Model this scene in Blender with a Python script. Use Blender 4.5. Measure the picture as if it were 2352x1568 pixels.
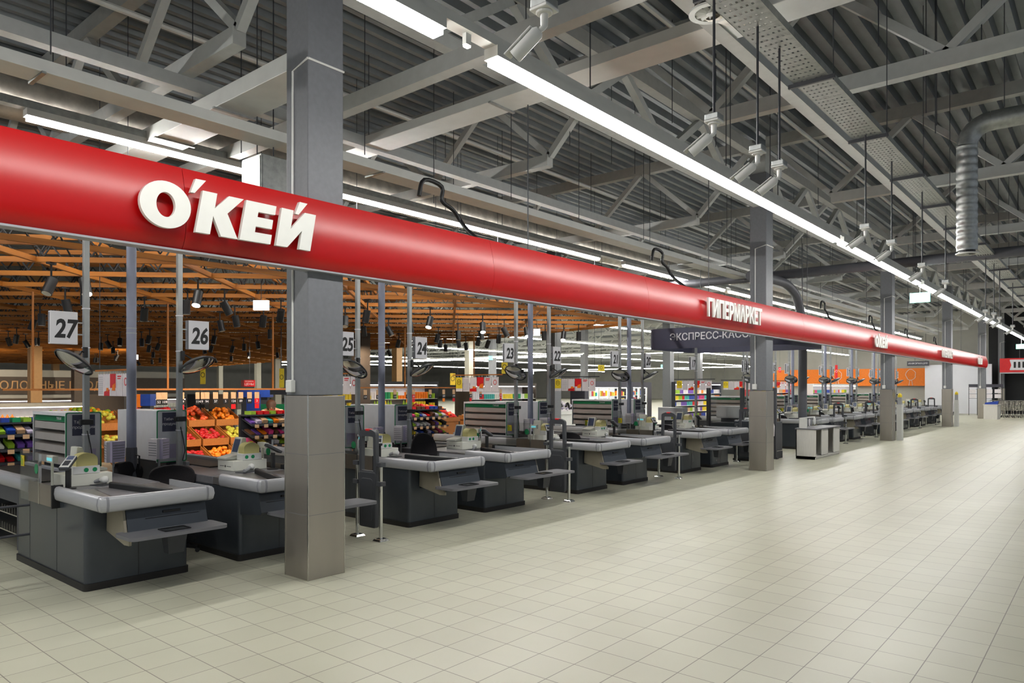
import bpy, math, random
from mathutils import Vector, Matrix
R = math.radians
SC = bpy.context.scene
COL = SC.collection
random.seed(11)
for o in list(bpy.data.objects):
    bpy.data.objects.remove(o)

# ------------------------------------------------------------------ camera
EYE = 1.85                      # camera height, metres; the checkout row runs along +Y
FPX = 1650.0                    # focal length in pixels of the 2352 px wide frame
TH = math.atan(1388.0 / FPX)    # view direction, turned from +Y towards -X
cd = bpy.data.cameras.new('camera')
cd.sensor_width = 36.0
cd.lens = 36.0 * FPX / 2352.0
cd.shift_y = 105.0 / 2352.0     # level camera with a shifted lens: verticals stay vertical
cd.clip_start, cd.clip_end = 0.1, 400
cam = bpy.data.objects.new('camera', cd)
COL.objects.link(cam)
cam.location = (0, 0, EYE)
cam.rotation_euler = (R(90), 0, TH)
SC.camera = cam
# ------------------------------------------------------------------ view, world
SC.view_settings.view_transform = 'Standard'
SC.view_settings.look = 'None'
SC.view_settings.gamma = 1.0
SC.view_settings.exposure = 0.0
SC.view_settings.use_curve_mapping = False
SC.cycles.max_bounces = 7
SC.cycles.diffuse_bounces = 4
SC.cycles.glossy_bounces = 3
SC.cycles.transmission_bounces = 4
SC.cycles.transparent_max_bounces = 8
SC.cycles.caustics_reflective = False
SC.cycles.caustics_refractive = False
SC.cycles.sample_clamp_indirect = 6.0
W = bpy.data.worlds.new('world')
SC.world = W
W.use_nodes = True
W.node_tree.nodes['Background'].inputs[0].default_value = (0.80, 0.86, 0.95, 1)
W.node_tree.nodes['Background'].inputs[1].default_value = 0.42
TUBE_POWER = 52.0               # radiance of the tube lamps along the aisle
STORE_POWER = 85.0
ROW_POWER = 92.0               # radiance of the tube lamps above the checkouts              # radiance of the tube lamps inside the shop

SN, CS = math.sin(TH), math.cos(TH)
def fwd(x, y): return -x * SN + y * CS
def at_z(u, v, z):
    """ground plan point of height z seen at photo pixel (u, v)"""
    t = (EYE - z) * FPX / (v - 889.0); r = (u - 1176.0) / FPX * t
    return Vector((r * CS - t * SN, r * SN + t * CS, z))
def at_x(u, v, X):
    a = (u - 1176.0) / FPX; t = X / (a * CS - SN)
    return Vector((X, t * (a * SN + CS), EYE - (v - 889.0) / FPX * t))
def at_y(u, v, Y):
    a = (u - 1176.0) / FPX; t = Y / (a * SN + CS)
    return Vector((t * (a * CS - SN), Y, EYE - (v - 889.0) / FPX * t))

# ------------------------------------------------------------------ materials
def lin(c):
    if isinstance(c, str):
        c = [int(c[i:i + 2], 16) / 255 for i in (0, 2, 4)]
        return tuple(x / 12.92 if x < .04045 else ((x + .055) / 1.055) ** 2.4 for x in c)
    return tuple(c)
MATS = {}
def M(name, col=None, rough=.5, metal=0.0, noise=.08, nscale=9.0, emit=0, alpha=1, stretch=None, coat=0, spec=.5, trans=0):
    if name in MATS: return MATS[name]
    m = bpy.data.materials.new(name); m.use_nodes = True
    nt = m.node_tree; b = nt.nodes['Principled BSDF']
    c = lin(col)
    b.inputs['Roughness'].default_value = rough
    b.inputs['Metallic'].default_value = metal
    b.inputs['Specular IOR Level'].default_value = spec
    if coat: b.inputs['Coat Weight'].default_value = coat
    if trans: b.inputs['Transmission Weight'].default_value = trans
    if alpha < 1: b.inputs['Alpha'].default_value = alpha
    if noise:
        tc = nt.nodes.new('ShaderNodeTexCoord'); mp = nt.nodes.new('ShaderNodeMapping')
        mp.inputs['Scale'].default_value = stretch or (1, 1, 1)
        n = nt.nodes.new('ShaderNodeTexNoise'); n.inputs['Scale'].default_value = nscale
        n.inputs['Detail'].default_value = 3
        r = nt.nodes.new('ShaderNodeValToRGB')
        r.color_ramp.elements[0].position, r.color_ramp.elements[1].position = .3, .7
        r.color_ramp.elements[0].color = (*[x * (1 - noise) for x in c], 1)
        r.color_ramp.elements[1].color = (*[min(1, x * (1 + noise)) for x in c], 1)
        nt.links.new(tc.outputs['Object'], mp.inputs[0]); nt.links.new(mp.outputs[0], n.inputs['Vector'])
        nt.links.new(n.outputs['Fac'], r.inputs[0]); nt.links.new(r.outputs[0], b.inputs['Base Color'])
    else:
        b.inputs['Base Color'].default_value = (*c, 1)
    if emit:
        b.inputs['Emission Color'].default_value = (*c, 1); b.inputs['Emission Strength'].default_value = emit
    MATS[name] = m
    return m

def floor_mat():
    m = bpy.data.materials.new('floor_tiles'); m.use_nodes = True
    nt = m.node_tree; b = nt.nodes['Principled BSDF']; L = nt.links.new
    g = nt.nodes.new('ShaderNodeNewGeometry'); mp = nt.nodes.new('ShaderNodeMapping')
    mp.inputs['Location'].default_value = (1.286 + .297 * 400, -2.05 + .315 * 100, 0)
    L(g.outputs['Position'], mp.inputs[0])
    br = nt.nodes.new('ShaderNodeTexBrick'); br.offset = 0; br.squash = 1
    br.inputs['Scale'].default_value = 1; br.inputs['Mortar Size'].default_value = .0036; br.inputs['Mortar Smooth'].default_value = .2
    br.inputs['Brick Width'].default_value = .297; br.inputs['Row Height'].default_value = .315; br.inputs['Bias'].default_value = 0
    br.inputs['Color1'].default_value = (*lin('cbcab5'), 1); br.inputs['Color2'].default_value = (*lin('c5c4af'), 1)
    br.inputs['Mortar'].default_value = (*lin('80786c'), 1)
    L(mp.outputs[0], br.inputs['Vector'])
    n = nt.nodes.new('ShaderNodeTexNoise'); n.inputs['Scale'].default_value = .55; n.inputs['Detail'].default_value = 4
    L(g.outputs['Position'], n.inputs['Vector'])
    mx = nt.nodes.new('ShaderNodeMix'); mx.data_type = 'RGBA'; mx.blend_type = 'MULTIPLY'; mx.inputs[0].default_value = .35
    L(br.outputs['Color'], mx.inputs[6]); L(n.outputs['Color'], mx.inputs[7])
    hs = nt.nodes.new('ShaderNodeHueSaturation'); hs.inputs['Saturation'].default_value = 0.0
    L(n.outputs['Color'], hs.inputs['Color']); L(hs.outputs['Color'], mx.inputs[7])
    L(mx.outputs[2], b.inputs['Base Color'])
    ma = nt.nodes.new('ShaderNodeMapRange'); ma.inputs[3].default_value = .30; ma.inputs[4].default_value = .42
    L(n.outputs['Fac'], ma.inputs[0]); L(ma.outputs[0], b.inputs['Roughness'])
    bp = nt.nodes.new('ShaderNodeBump'); bp.inputs['Strength'].default_value = .25; bp.inputs['Distance'].default_value = .002; bp.invert = True
    L(br.outputs['Fac'], bp.inputs['Height']); L(bp.outputs[0], b.inputs['Normal'])
    return m

def wood_mat():
    m = bpy.data.materials.new('larch_boards'); m.use_nodes = True
    nt = m.node_tree; b = nt.nodes['Principled BSDF']; L = nt.links.new
    tc = nt.nodes.new('ShaderNodeTexCoord'); mp = nt.nodes.new('ShaderNodeMapping'); mp.inputs['Scale'].default_value = (.6, 9, 9)
    n = nt.nodes.new('ShaderNodeTexNoise'); n.inputs['Scale'].default_value = 1.6; n.inputs['Detail'].default_value = 6
    r = nt.nodes.new('ShaderNodeValToRGB'); r.color_ramp.elements[0].position, r.color_ramp.elements[1].position = .3, .72
    r.color_ramp.elements[0].color = (*lin('8e5318'), 1); r.color_ramp.elements[1].color = (*lin('bb7424'), 1)
    L(tc.outputs['Object'], mp.inputs[0]); L(mp.outputs[0], n.inputs['Vector']); L(n.outputs['Fac'], r.inputs[0]); L(r.outputs[0], b.inputs['Base Color'])
    b.inputs['Roughness'].default_value = .6
    return m

M('steel_white', 'b7b9b6', .55, 0, .05)
M('steel_top', 'a2a29d', .6, 0, .06)
M('deck', '80868a', .42, .35, .10, 3)
M('duct_white', 'd4d5d1', .4, .1, .05, 4)
M('galv', 'a2a5a3', .38, .75, .15, 14)
M('foil', 'c9c2b6', .32, .8, .22, 5)
M('shaft', '6f7176', .55, 0, .06, 20)
M('clad', 'a39d94', .34, .72, .05, 4, stretch=(1, 1, .15))
M('trimsteel', 'c8c6be', .25, .9, .05)
M('plastic_white', 'dcdcd8', .4, 0, .03)
M('sign_white', 'e6e5ea', .35, 0, .02)
M('red', 'ac0306', .31, 0, .03, 2)
M('redpaint', 'd0121a', .4, 0, .05)
M('letter', 'e6e6e0', .4, 0, .02)
M('black', '121214', .45, 0, .1)
M('blackgloss', '0c0c0e', .25, 0, .05)
M('fabric', '1a161a', .85, 0, .2, 60)
M('charcoal', '3b3d42', .5, 0, .05)
M('desk', '3e4349', .27, .25, .05, 6)
M('desk_plinth', '191614', .6, 0, .1)
M('bumper', 'a8a9ad', .38, .25, .04, 30, stretch=(.2, .2, 3))
M('bumper_cap', '7b7c82', .4, 0, .04)
M('worktop', '737276', .35, .2, .06, 12)
M('bedmetal', '9a9794', .3, .7, .06, 8)
M('plate', '958c82', .3, .85, .06, 6, stretch=(1, 1, .2))
M('shelfgrey', '65656a', .5, 0, .05)
M('bracket', '8f8878', .45, .2, .05)
M('cream', 'd9d9cd', .42, 0, .03)
M('yellowed', 'd3c985', .45, 0, .05)
M('screen', '6f7c9c', .2, 0, .1, 3)
M('chrome', 'd8d8d4', .12, 1, .02)
M('mirror', 'e4e4e6', .02, 1, 0)
M('pole', 'a4a7a6', .4, .5, .05, 10)
M('pipe', '8b8fa3', .5, 0, .05)
M('pipedark', '55565c', .5, 0, .05)
M('numblack', '19191b', .5, 0, 0)
M('green', '0f8a54', .4, 0, .05)
M('cabwhite', 'd5d6da', .38, 0, .03)
M('cabshelf', 'b4aca4', .36, .55, .05, 6)
M('navy', '3e3f54', .5, 0, .06)
M('navy_dark', '35343f', .5, 0, .06)
M('orange', 'ef7d10', .5, 0, .06)
M('yellow', 'ecd02c', .5, 0, .08)
M('kraft', 'c9a37c', .6, 0, .06)
M('paper', 'dfd9dc', .6, 0, .05)
M('lilac', 'bfb6cf', .5, 0, .08)
M('brown_sign', '4a4038', .6, 0, .08)
M('tan', 'c39a6b', .6, 0, .04)
M('wallgrey', 'b4b4ae', .8, 0, .06, 1)
M('walldark', '17181b', .7, 0, .08, 1)
M('wallwhite', 'dedfe6', .7, 0, .03, 1)
M('crate', 'a9682a', .6, 0, .12, 8, stretch=(1, 6, 6))
M('rack', '34363d', .5, .2, .06)
M('laminate', 'd2cfc9', .45, 0, .05, 40, stretch=(1, 1, .1))
M('skin', 'c48e6e', .5, 0, .04)
M('hair', '4b2e1d', .6, 0, .2, 60)
M('cloth', 'e3dcc0', .8, 0, .06, 40)
M('trouser', '2b3040', .8, 0, .06, 40)
M('greypillar', 'a9a597', .6, 0, .05, 2)
M('blue', '1c3f9a', .45, 0, .1)
M('teal', '3aa9a2', .45, 0, .1)
M('purple', '6c4aa0', .45, 0, .1)
M('pink', 'd03f7c', .45, 0, .1)
M('lime', '8fb52e', .45, 0, .1)
M('brown', '5a3a24', .5, 0, .1)
M('tube', (1, .985, .95), .5, 0, 0, emit=TUBE_POWER)
M('tuberow', (1, .985, .95), .5, 0, 0, emit=ROW_POWER)
M('tubestore', (1, .97, .88), .5, 0, 0, emit=STORE_POWER)
M('freezerglow', (.95, .97, 1), .5, 0, 0, emit=.8)
M('fridgelight', (1, .98, .94), .5, 0, 0, emit=7)
M('spotlens', (1, .86, .66), .5, 0, 0, emit=60)
M('lens_off', 'd9d4c8', .3, 0, 0)
M('exitlit', (.35, .95, .8), .5, 0, 0, emit=1.0)
M('exitwhite', (1, 1, 1), .5, 0, 0, emit=3.0)
M('lcd', (.2, .75, .85), .4, 0, 0, emit=.5)
M('apple', 'b51e22', .3, 0, .35, 12)
M('nectarine', 'd9552a', .35, 0, .3, 12)
M('tangerine', 'ee8418', .4, 0, .12, 14)
M('pear', 'b9b13a', .4, 0, .2, 12)
M('pomegranate', 'c64a48', .35, 0, .3, 12)
FLOOR = floor_mat(); WOOD = wood_mat()
def glass_mat(name, tint, mixf):
    m = bpy.data.materials.new(name); m.use_nodes = True
    nt = m.node_tree; L = nt.links.new
    for n in list(nt.nodes): nt.nodes.remove(n)
    o = nt.nodes.new('ShaderNodeOutputMaterial'); t = nt.nodes.new('ShaderNodeBsdfTransparent'); g = nt.nodes.new('ShaderNodeBsdfGlossy')
    t.inputs[0].default_value = (*tint, 1); g.inputs['Roughness'].default_value = .03
    f = nt.nodes.new('ShaderNodeLayerWeight'); f.inputs[0].default_value = .5
    p5 = nt.nodes.new('ShaderNodeMath'); p5.operation = 'POWER'; p5.inputs[1].default_value = 5
    a = nt.nodes.new('ShaderNodeMath'); a.operation = 'MULTIPLY_ADD'; a.inputs[1].default_value = .8; a.inputs[2].default_value = .04 + mixf
    L(f.outputs['Facing'], p5.inputs[0]); L(p5.outputs[0], a.inputs[0])
    mx = nt.nodes.new('ShaderNodeMixShader')
    L(a.outputs[0], mx.inputs[0]); L(t.outputs[0], mx.inputs[1]); L(g.outputs[0], mx.inputs[2]); L(mx.outputs[0], o.inputs[0])
    MATS[name] = m
    return m
glass_mat('clear', (.93, .95, .94), .0)
glass_mat('clear_tint', (.93, .94, .93), .02)

# ------------------------------------------------------------------ mesh helpers
class MB:
    def __init__(s): s.v = []; s.f = []; s.m = []
    def add(s, vs, fs, mi=0):
        o = len(s.v); s.v += [tuple(p) for p in vs]; s.f += [tuple(i + o for i in f) for f in fs]; s.m += [mi] * len(fs); return s
    def box(s, x0, x1, y0, y1, z0, z1, mi=0):
        return s.add([(x, y, z) for x in (x0, x1) for y in (y0, y1) for z in (z0, z1)],
                     [(0, 1, 3, 2), (4, 6, 7, 5), (0, 4, 5, 1), (2, 3, 7, 6), (0, 2, 6, 4), (1, 5, 7, 3)], mi)
    def beam(s, a, b, w, h, up=(0, 0, 1), mi=0):
        a, b = Vector(a), Vector(b); d = (b - a).normalized(); up = Vector(up)
        sx = d.cross(up)
        if sx.length < 1e-4: sx = d.cross(Vector((0, 1, 0)))
        sx.normalize(); su = sx.cross(d).normalized()
        vs = [p + sx * (i * w / 2) + su * (j * h / 2) for p in (a, b) for i, j in ((-1, -1), (1, -1), (1, 1), (-1, 1))]
        return s.add(vs, [(0, 3, 2, 1), (4, 5, 6, 7), (0, 1, 5, 4), (1, 2, 6, 5), (2, 3, 7, 6), (3, 0, 4, 7)], mi)
    def tube(s, pts, r, n=8, mi=0, cap=True):
        pts = [Vector(p) for p in pts]; o = len(s.v); prev = None
        rs = r if isinstance(r, (list, tuple)) else [r] * len(pts)
        for i, p in enumerate(pts):
            d = (pts[min(i + 1, len(pts) - 1)] - pts[max(i - 1, 0)]).normalized()
            if prev is None:
                prev = d.orthogonal().normalized()
            u = (prev - d * prev.dot(d)).normalized(); prev = u; w = d.cross(u)
            for k in range(n):
                a = 2 * math.pi * k / n
                s.v.append(tuple(p + (u * math.cos(a) + w * math.sin(a)) * rs[i]))
        for i in range(len(pts) - 1):
            for k in range(n):
                s.f.append((o + i * n + k, o + i * n + (k + 1) % n, o + (i + 1) * n + (k + 1) % n, o + (i + 1) * n + k)); s.m.append(mi)
        if cap:
            s.f.append(tuple(o + k for k in reversed(range(n)))); s.m.append(mi)
            e = o + (len(pts) - 1) * n; s.f.append(tuple(e + k for k in range(n))); s.m.append(mi)
        return s
    def prism(s, poly, f, a, b, mi=0):
        n = len(poly); vs = [f(p[0], p[1], a) for p in poly] + [f(p[0], p[1], b) for p in poly]
        return s.add(vs, [tuple(range(n - 1, -1, -1)), tuple(range(n, 2 * n))] + [(i, (i + 1) % n, n + (i + 1) % n, n + i) for i in range(n)], mi)
    def strip(s, outer, inner, f, a, b, mi=0):
        """band between two closed outlines of the same point count"""
        n = len(outer)
        for q in (a, b):
            s.add([f(*p, q) for p in outer] + [f(*p, q) for p in inner], [(i, (i + 1) % n, n + (i + 1) % n, n + i) for i in range(n)], mi)
        for pl in (outer, inner):
            s.add([f(*p, a) for p in pl] + [f(*p, b) for p in pl], [(i, (i + 1) % n, n + (i + 1) % n, n + i) for i in range(n)], mi)
        return s
    def lathe(s, prof, c=(0, 0, 0), n=16, mat=None, mi=0, cap=True):
        o = len(s.v); mat = mat or Matrix.Identity(3); c = Vector(c)
        for r, z in prof:
            for k in range(n):
                a = 2 * math.pi * k / n
                s.v.append(tuple(c + mat @ Vector((r * math.cos(a), r * math.sin(a), z))))
        for i in range(len(prof) - 1):
            for k in range(n):
                s.f.append((o + i * n + k, o + i * n + (k + 1) % n, o + (i + 1) * n + (k + 1) % n, o + (i + 1) * n + k)); s.m.append(mi)
        if cap:
            s.f.append(tuple(o + k for k in reversed(range(n)))); s.m.append(mi)
            e = o + (len(prof) - 1) * n; s.f.append(tuple(e + k for k in range(n))); s.m.append(mi)
        return s
    def mesh(s, name, mats, smooth=None, xf=None, flip=False):
        me = bpy.data.meshes.new(name)
        vs = [xf(*p) for p in s.v] if xf else s.v
        fs = [tuple(reversed(f)) for f in s.f] if flip else s.f
        me.from_pydata(vs, [], fs)
        for m in mats: me.materials.append(m)
        me.polygons.foreach_set('material_index', s.m)
        if smooth is not None:
            me.polygons.foreach_set('use_smooth', [True] * len(s.f))
            me.set_sharp_from_angle(angle=R(smooth))
        me.update()
        return me
    def build(s, name, mats, parent=None, smooth=None, bevel=0, xf=None, flip=False, loc=None, seg=2):
        if not isinstance(mats, (list, tuple)): mats = [mats]
        mats = [MATS[m] if isinstance(m, str) else m for m in mats]
        o = bpy.data.objects.new(name, s.mesh(name, mats, smooth, xf, flip))
        COL.objects.link(o)
        if parent: o.parent = parent
        if loc is not None: o.location = loc
        if bevel:
            b = o.modifiers.new('bevel', 'BEVEL'); b.width = bevel; b.segments = seg; b.limit_method = 'ANGLE'; b.angle_limit = R(40)
        return o

def tag(o, label, cat, group=None, kind=None):
    o['label'] = label; o['category'] = cat
    if group: o['group'] = group
    if kind: o['kind'] = kind
    return o
def thing(name, label, cat, loc=(0, 0, 0), rz=0, group=None):
    o = bpy.data.objects.new(name, None); COL.objects.link(o); o.empty_display_size = .1
    o.location = loc; o.rotation_euler = (0, 0, rz)
    return tag(o, label, cat, group)
def struct(o): o['kind'] = 'structure'; return o
KIDS = {}
def kids(o):
    return [c for c in o.children]
def dup(src, loc=None, rz=None, label=None, group=None):
    r = src.copy(); COL.objects.link(r)
    if loc is not None: r.location = loc
    if rz is not None: r.rotation_euler = (0, 0, rz)
    if label: r['label'] = label
    if group: r['group'] = group
    for ch in SRC.get(src.name, None) or list(src.children):
        c = ch.copy(); COL.objects.link(c); c.parent = r
        for g in list(ch.children):
            d = g.copy(); COL.objects.link(d); d.parent = c
    return r
SRC = {}
def remat(o, name, m):
    """own mesh for a copied part, with another material"""
    o.data = o.data.copy(); o.data.materials[0] = MATS[m]

TXT = {}
def text_mesh(s, size, ext=.002, off=0.0, align='CENTER', shear=0.0):
    key = (s, size, ext, off, align, shear)
    if key in TXT: return TXT[key]
    c = bpy.data.curves.new('lettering', 'FONT'); c.body = s; c.size = size; c.shear = shear; c.extrude = ext; c.offset = off
    c.align_x = align; c.align_y = 'CENTER'; c.resolution_u = 3
    o = bpy.data.objects.new('lettering', c); COL.objects.link(o)
    dg = bpy.context.evaluated_depsgraph_get()
    me = bpy.data.meshes.new_from_object(o.evaluated_get(dg))
    bpy.data.objects.remove(o); bpy.data.curves.remove(c)
    TXT[key] = me
    return me
FACES = {'+X': ((0, 1, 0), (0, 0, 1), (1, 0, 0)), '-Y': ((1, 0, 0), (0, 0, 1), (0, -1, 0)), '+Y': ((-1, 0, 0), (0, 0, 1), (0, 1, 0))}
def text(s, size, mat, loc, face, parent=None, ext=.002, off=0.0, name='lettering', sx=1.0, align='CENTER', shear=0):
    me = text_mesh(s, size, ext, off, align, shear)
    if not me.materials: me.materials.append(MATS[mat])
    elif me.materials[0] != MATS[mat]:
        me = me.copy(); me.materials[0] = MATS[mat]
    o = bpy.data.objects.new(name, me); COL.objects.link(o)
    a, b, c = (Vector(q) for q in FACES[face])
    m = Matrix.Identity(4)
    for i in range(3):
        m[i][0] = a[i] * sx; m[i][1] = b[i]; m[i][2] = c[i]; m[i][3] = loc[i]
    if parent: o.parent = parent
    o.matrix_local = m
    return o
ORD = ['first', 'second', 'third', 'fourth', 'fifth', 'sixth', 'seventh', 'eighth', 'ninth', 'tenth', 'eleventh', 'twelfth', 'thirteenth', 'fourteenth', 'fifteenth', 'sixteenth', 'seventeenth', 'eighteenth', 'nineteenth', 'twentieth']
# ================================================================== the hall
def build_hall():
    m = MB(); m.box(-112, 7, -9, 104, -.2, 0)
    struct(m.build('floor', FLOOR))
    # corrugated steel deck, ribs along Y
    m = MB(); p = .30; x = -112.0; prof = []
    while x < 6:
        prof += [(x, 7.47), (x + .10, 7.47), (x + .14, 7.60), (x + .26, 7.60)]; x += p
    n = len(prof)
    m.add([(a, -9, z) for a, z in prof] + [(a, 104, z) for a, z in prof], [(i, i + 1, n + i + 1, n + i) for i in range(n - 1)])
    struct(m.build('ceiling', 'deck'))
    m = MB(); m.box(-24, -6.9, 62, 62.3, 0, 8); m.box(-24.3, -24, 62, 104, 0, 8); struct(m.build('wall_far', 'wallgrey'))
    m = MB(); m.box(-112, -24.3, 103.6, 104, 0, 8); struct(m.build('wall_back', 'wallgrey'))
    m = MB(); m.box(-6.9, 7, 60.5, 60.8, 0, 8); struct(m.build('wall_far_gallery', 'walldark'))
    m = MB(); m.box(-112.3, -112, -9, 104, 0, 8); struct(m.build('wall_left', 'wallgrey'))
    m = MB(); m.box(-10.6, -6.55, 59.0, 59.2, 0, 3.45); struct(m.build('wall_white', 'wallwhite'))

def build_trusses():
    for k in range(10):
        y = 4.24 + 5.83 * k
        for side in ('shop', 'gallery'):
            if side == 'shop': x0, xe, xt = -7.6, (-24 if k < 2 else -48 if k < 5 else -66), -6.25
            else: x0, xe, xt = -4.58, 5.0, -5.95
            s = -1 if side == 'shop' else 1
            t = thing('roof_truss', 'grey steel roof truss over the %s side, %s from the near end' % ('checkout' if side == 'shop' else 'gallery', ORD[k]), 'roof truss', (x0, y, 5.72), group='roof trusses')
            q = lambda X, z: (X - x0, 0, z - 5.72)
            m = MB(); m.beam(q(x0, 5.82), q(xe, 5.82), .16, .2); m.build('bottom_chord', 'steel_white', t)
            m = MB(); m.beam(q(xt, 7.28), q(xe, 7.28), .18, .24); m.build('top_chord', 'steel_top', t)
            nx = x0; up = xt + s * .1; j = 0
            while (xe - nx) * s > 1.4 and j < 20:
                for a, b in (((nx, 5.9), (up, 7.18)), ((nx, 5.9), (nx + s * 1.45, 7.18))):
                    m = MB(); m.beam(q(*a), q(*b), .11, .11); m.build('diagonal', 'steel_white', t)
                up = nx + s * 1.55; nx += s * 3.0; j += 1
    for k in range(10, 17):
        y = 4.24 + 5.83 * k; m = MB(); q = lambda X, z: (X, y, z); x0, xe = -25, -108
        m.beam(q(x0, 5.82), q(xe, 5.82), .16, .2); m.beam(q(x0, 7.28), q(xe, 7.28), .18, .24); nx = x0
        while nx > xe + 3:
            m.beam(q(nx, 5.9), q(nx - 1.45, 7.18), .12, .12); m.beam(q(nx - 1.55, 7.18), q(nx - 3, 5.9), .12, .12); nx -= 3
        tag(m.build('roof_truss', 'steel_white'), 'grey steel roof truss deep inside the shop, %s from the near end' % ORD[k], 'roof truss', 'roof trusses')
    ys = [-7.4, 4.2, 15.93, 27.55, 39.1, 50.5, 60]
    for i in range(6):
        a, b = ys[i], ys[i + 1]
        t = thing('eaves_truss', 'long grey truss along the pillar line, %s bay from the near end' % ORD[i], 'roof truss', (-6.1, a, 5.85), group='trusses along the pillar line')
        q = lambda Y, z: (0, Y - a, z - 5.85)
        m = MB(); m.beam(q(a + .24, 5.93), q(b - .24, 5.93), .16, .16); m.build('bottom_chord', 'steel_white', t)
        m = MB(); m.beam(q(a + .24, 7.02), q(b - .24, 7.02), .18, .22); m.build('top_chord', 'steel_top', t)
        n = 4; w = (b - a - .5) / n
        for j in range(n):
            y0 = a + .25 + j * w
            for p0, p1 in (((y0, 6.95), (y0 + w / 2, 6.0)), ((y0 + w / 2, 6.0), (y0 + w, 6.95))):
                m = MB(); m.beam(q(*p0), q(*p1), .12, .12); m.build('diagonal', 'steel_white', t)
    for X, lab in ((-8.94, 'grey square bracing tube running along the hall above the white duct'), (-3.19, 'pale bracing tube running along the hall beside the cable tray')):
        m = MB(); m.box(X - .08, X + .08, -6, 56, 5.56, 5.72); tag(m.build('bracing_tube', 'steel_white'), lab, 'roof beam')
    m = MB(); m.box(-14, 3.5, 5.62, 5.78, 5.36, 5.55); tag(m.build('cross_beam', 'steel_white'), 'white steel cross beam passing behind the nearest pillar', 'roof beam')
    for X, z, r, lab in ((-10.4, 7.0, .045, 'long white sprinkler pipe under the roof deck over the shop'), (-7.0, 6.9, .04, 'long white sprinkler pipe under the roof deck near the pillars'), (-4.9, 7.05, .04, 'long white sprinkler pipe over the gallery edge')):
        m = MB(); m.tube([(X, -6, z), (X, 58, z)], r, 8); tag(m.build('sprinkler_pipe', 'duct_white', smooth=40), lab, 'pipe')
    m = MB(); m.tube([(-16, 20.6, 5.05), (4, 20.6, 5.05)], .13, 12); tag(m.build('grey_pipe', 'pipedark', smooth=40), 'thick dark grey pipe crossing the gallery below the trusses', 'pipe')

PIL = [4.2, 15.93, 27.55, 39.1, 50.5, 60.0]
def build_pillars():
    base = None
    for i, y in enumerate(PIL):
        lab = 'square grey pillar with metal clad base, ' + ['nearest to the camera', 'beside the white open cabinet', 'third along the row', 'fourth along the row', 'at the end of the red fascia', 'beyond the fascia by the trolleys'][i]
        if base is None:
            t = base = thing('pillar', lab, 'pillar', (-6.09, y, 0), group='pillars along the checkouts')
            m = MB(); m.box(-.185, .185, -.205, .205, 1.77, 6.6); m.build('shaft', 'shaft', t, bevel=.012)
            m = MB(); m.box(-.15, .15, -.17, .17, 6.6, 7.16); m.build('head', 'steel_white', t)
            m = MB(); m.box(-.19, .195, -.21, .21, 0, 1.765); m.build('cladding', 'clad', t, bevel=.004)
            m = MB()
            for z in (.62, 1.2): m.box(-.191, .196, -.2105, .2105, z, z + .004)
            m.build('joint_strip', 'shaft', t)
            for xx, yy in ((.195, -.21), (.195, .21), (-.19, -.21)):
                m = MB(); m.box(xx - .012, xx + .003, yy - .004, yy + .004, 0, 1.77); m.build('corner_trim', 'trimsteel', t)
            m = MB(); X = -.06
            m.tube([(X, -.213, 1.9), (X, -.213, 4.93), (.19, -.213, 4.99)], .011, 6)
            m.tube([(.193, -.21, 4.99), (.193, .205, 4.99)], .011, 6)
            m.build('conduit', 'plastic_white', t, smooth=40)
            m = MB(); m.box(-.115, -.02, -.26, -.205, 1.80, 1.92); m.build('socket_box', 'plastic_white', t, bevel=.008)
        else:
            dup(base, (-6.09, y, 0), 0, lab)

LOGO = dict(
K=[(2.82,3.451),(2.942,3.45),(2.921,3.324),(3.046,3.45),(3.178,3.45),(3.031,3.301),(3.122,3.101),(2.974,3.102),(2.907,3.26),(2.879,3.104),(2.757,3.103)],
a=[(2.76,3.533),(2.846,3.535),(2.751,3.416),(2.717,3.415)],
E=[(3.203,3.45),(3.489,3.45),(3.476,3.37),(3.315,3.368),(3.306,3.323),(3.456,3.322),(3.443,3.24),(3.289,3.239),(3.281,3.188),(3.443,3.189),(3.429,3.105),(3.139,3.102)],
I=[(3.544,3.449),(3.662,3.447),(3.633,3.276),(3.781,3.447),(3.899,3.447),(3.837,3.105),(3.719,3.106),(3.749,3.276),(3.597,3.105),(3.485,3.105)],
b=[(3.726,3.536),(3.808,3.535),(3.714,3.418),(3.679,3.419)])
def beam_profile():
    pr = []
    for i in range(15):
        a = i / 14; z = 2.975 + .67 * a
        pr.append((-5.86 + .105 * math.sin(math.pi * (.06 + .88 * a ** .72)) ** .9 - .02, z))
    return pr
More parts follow.
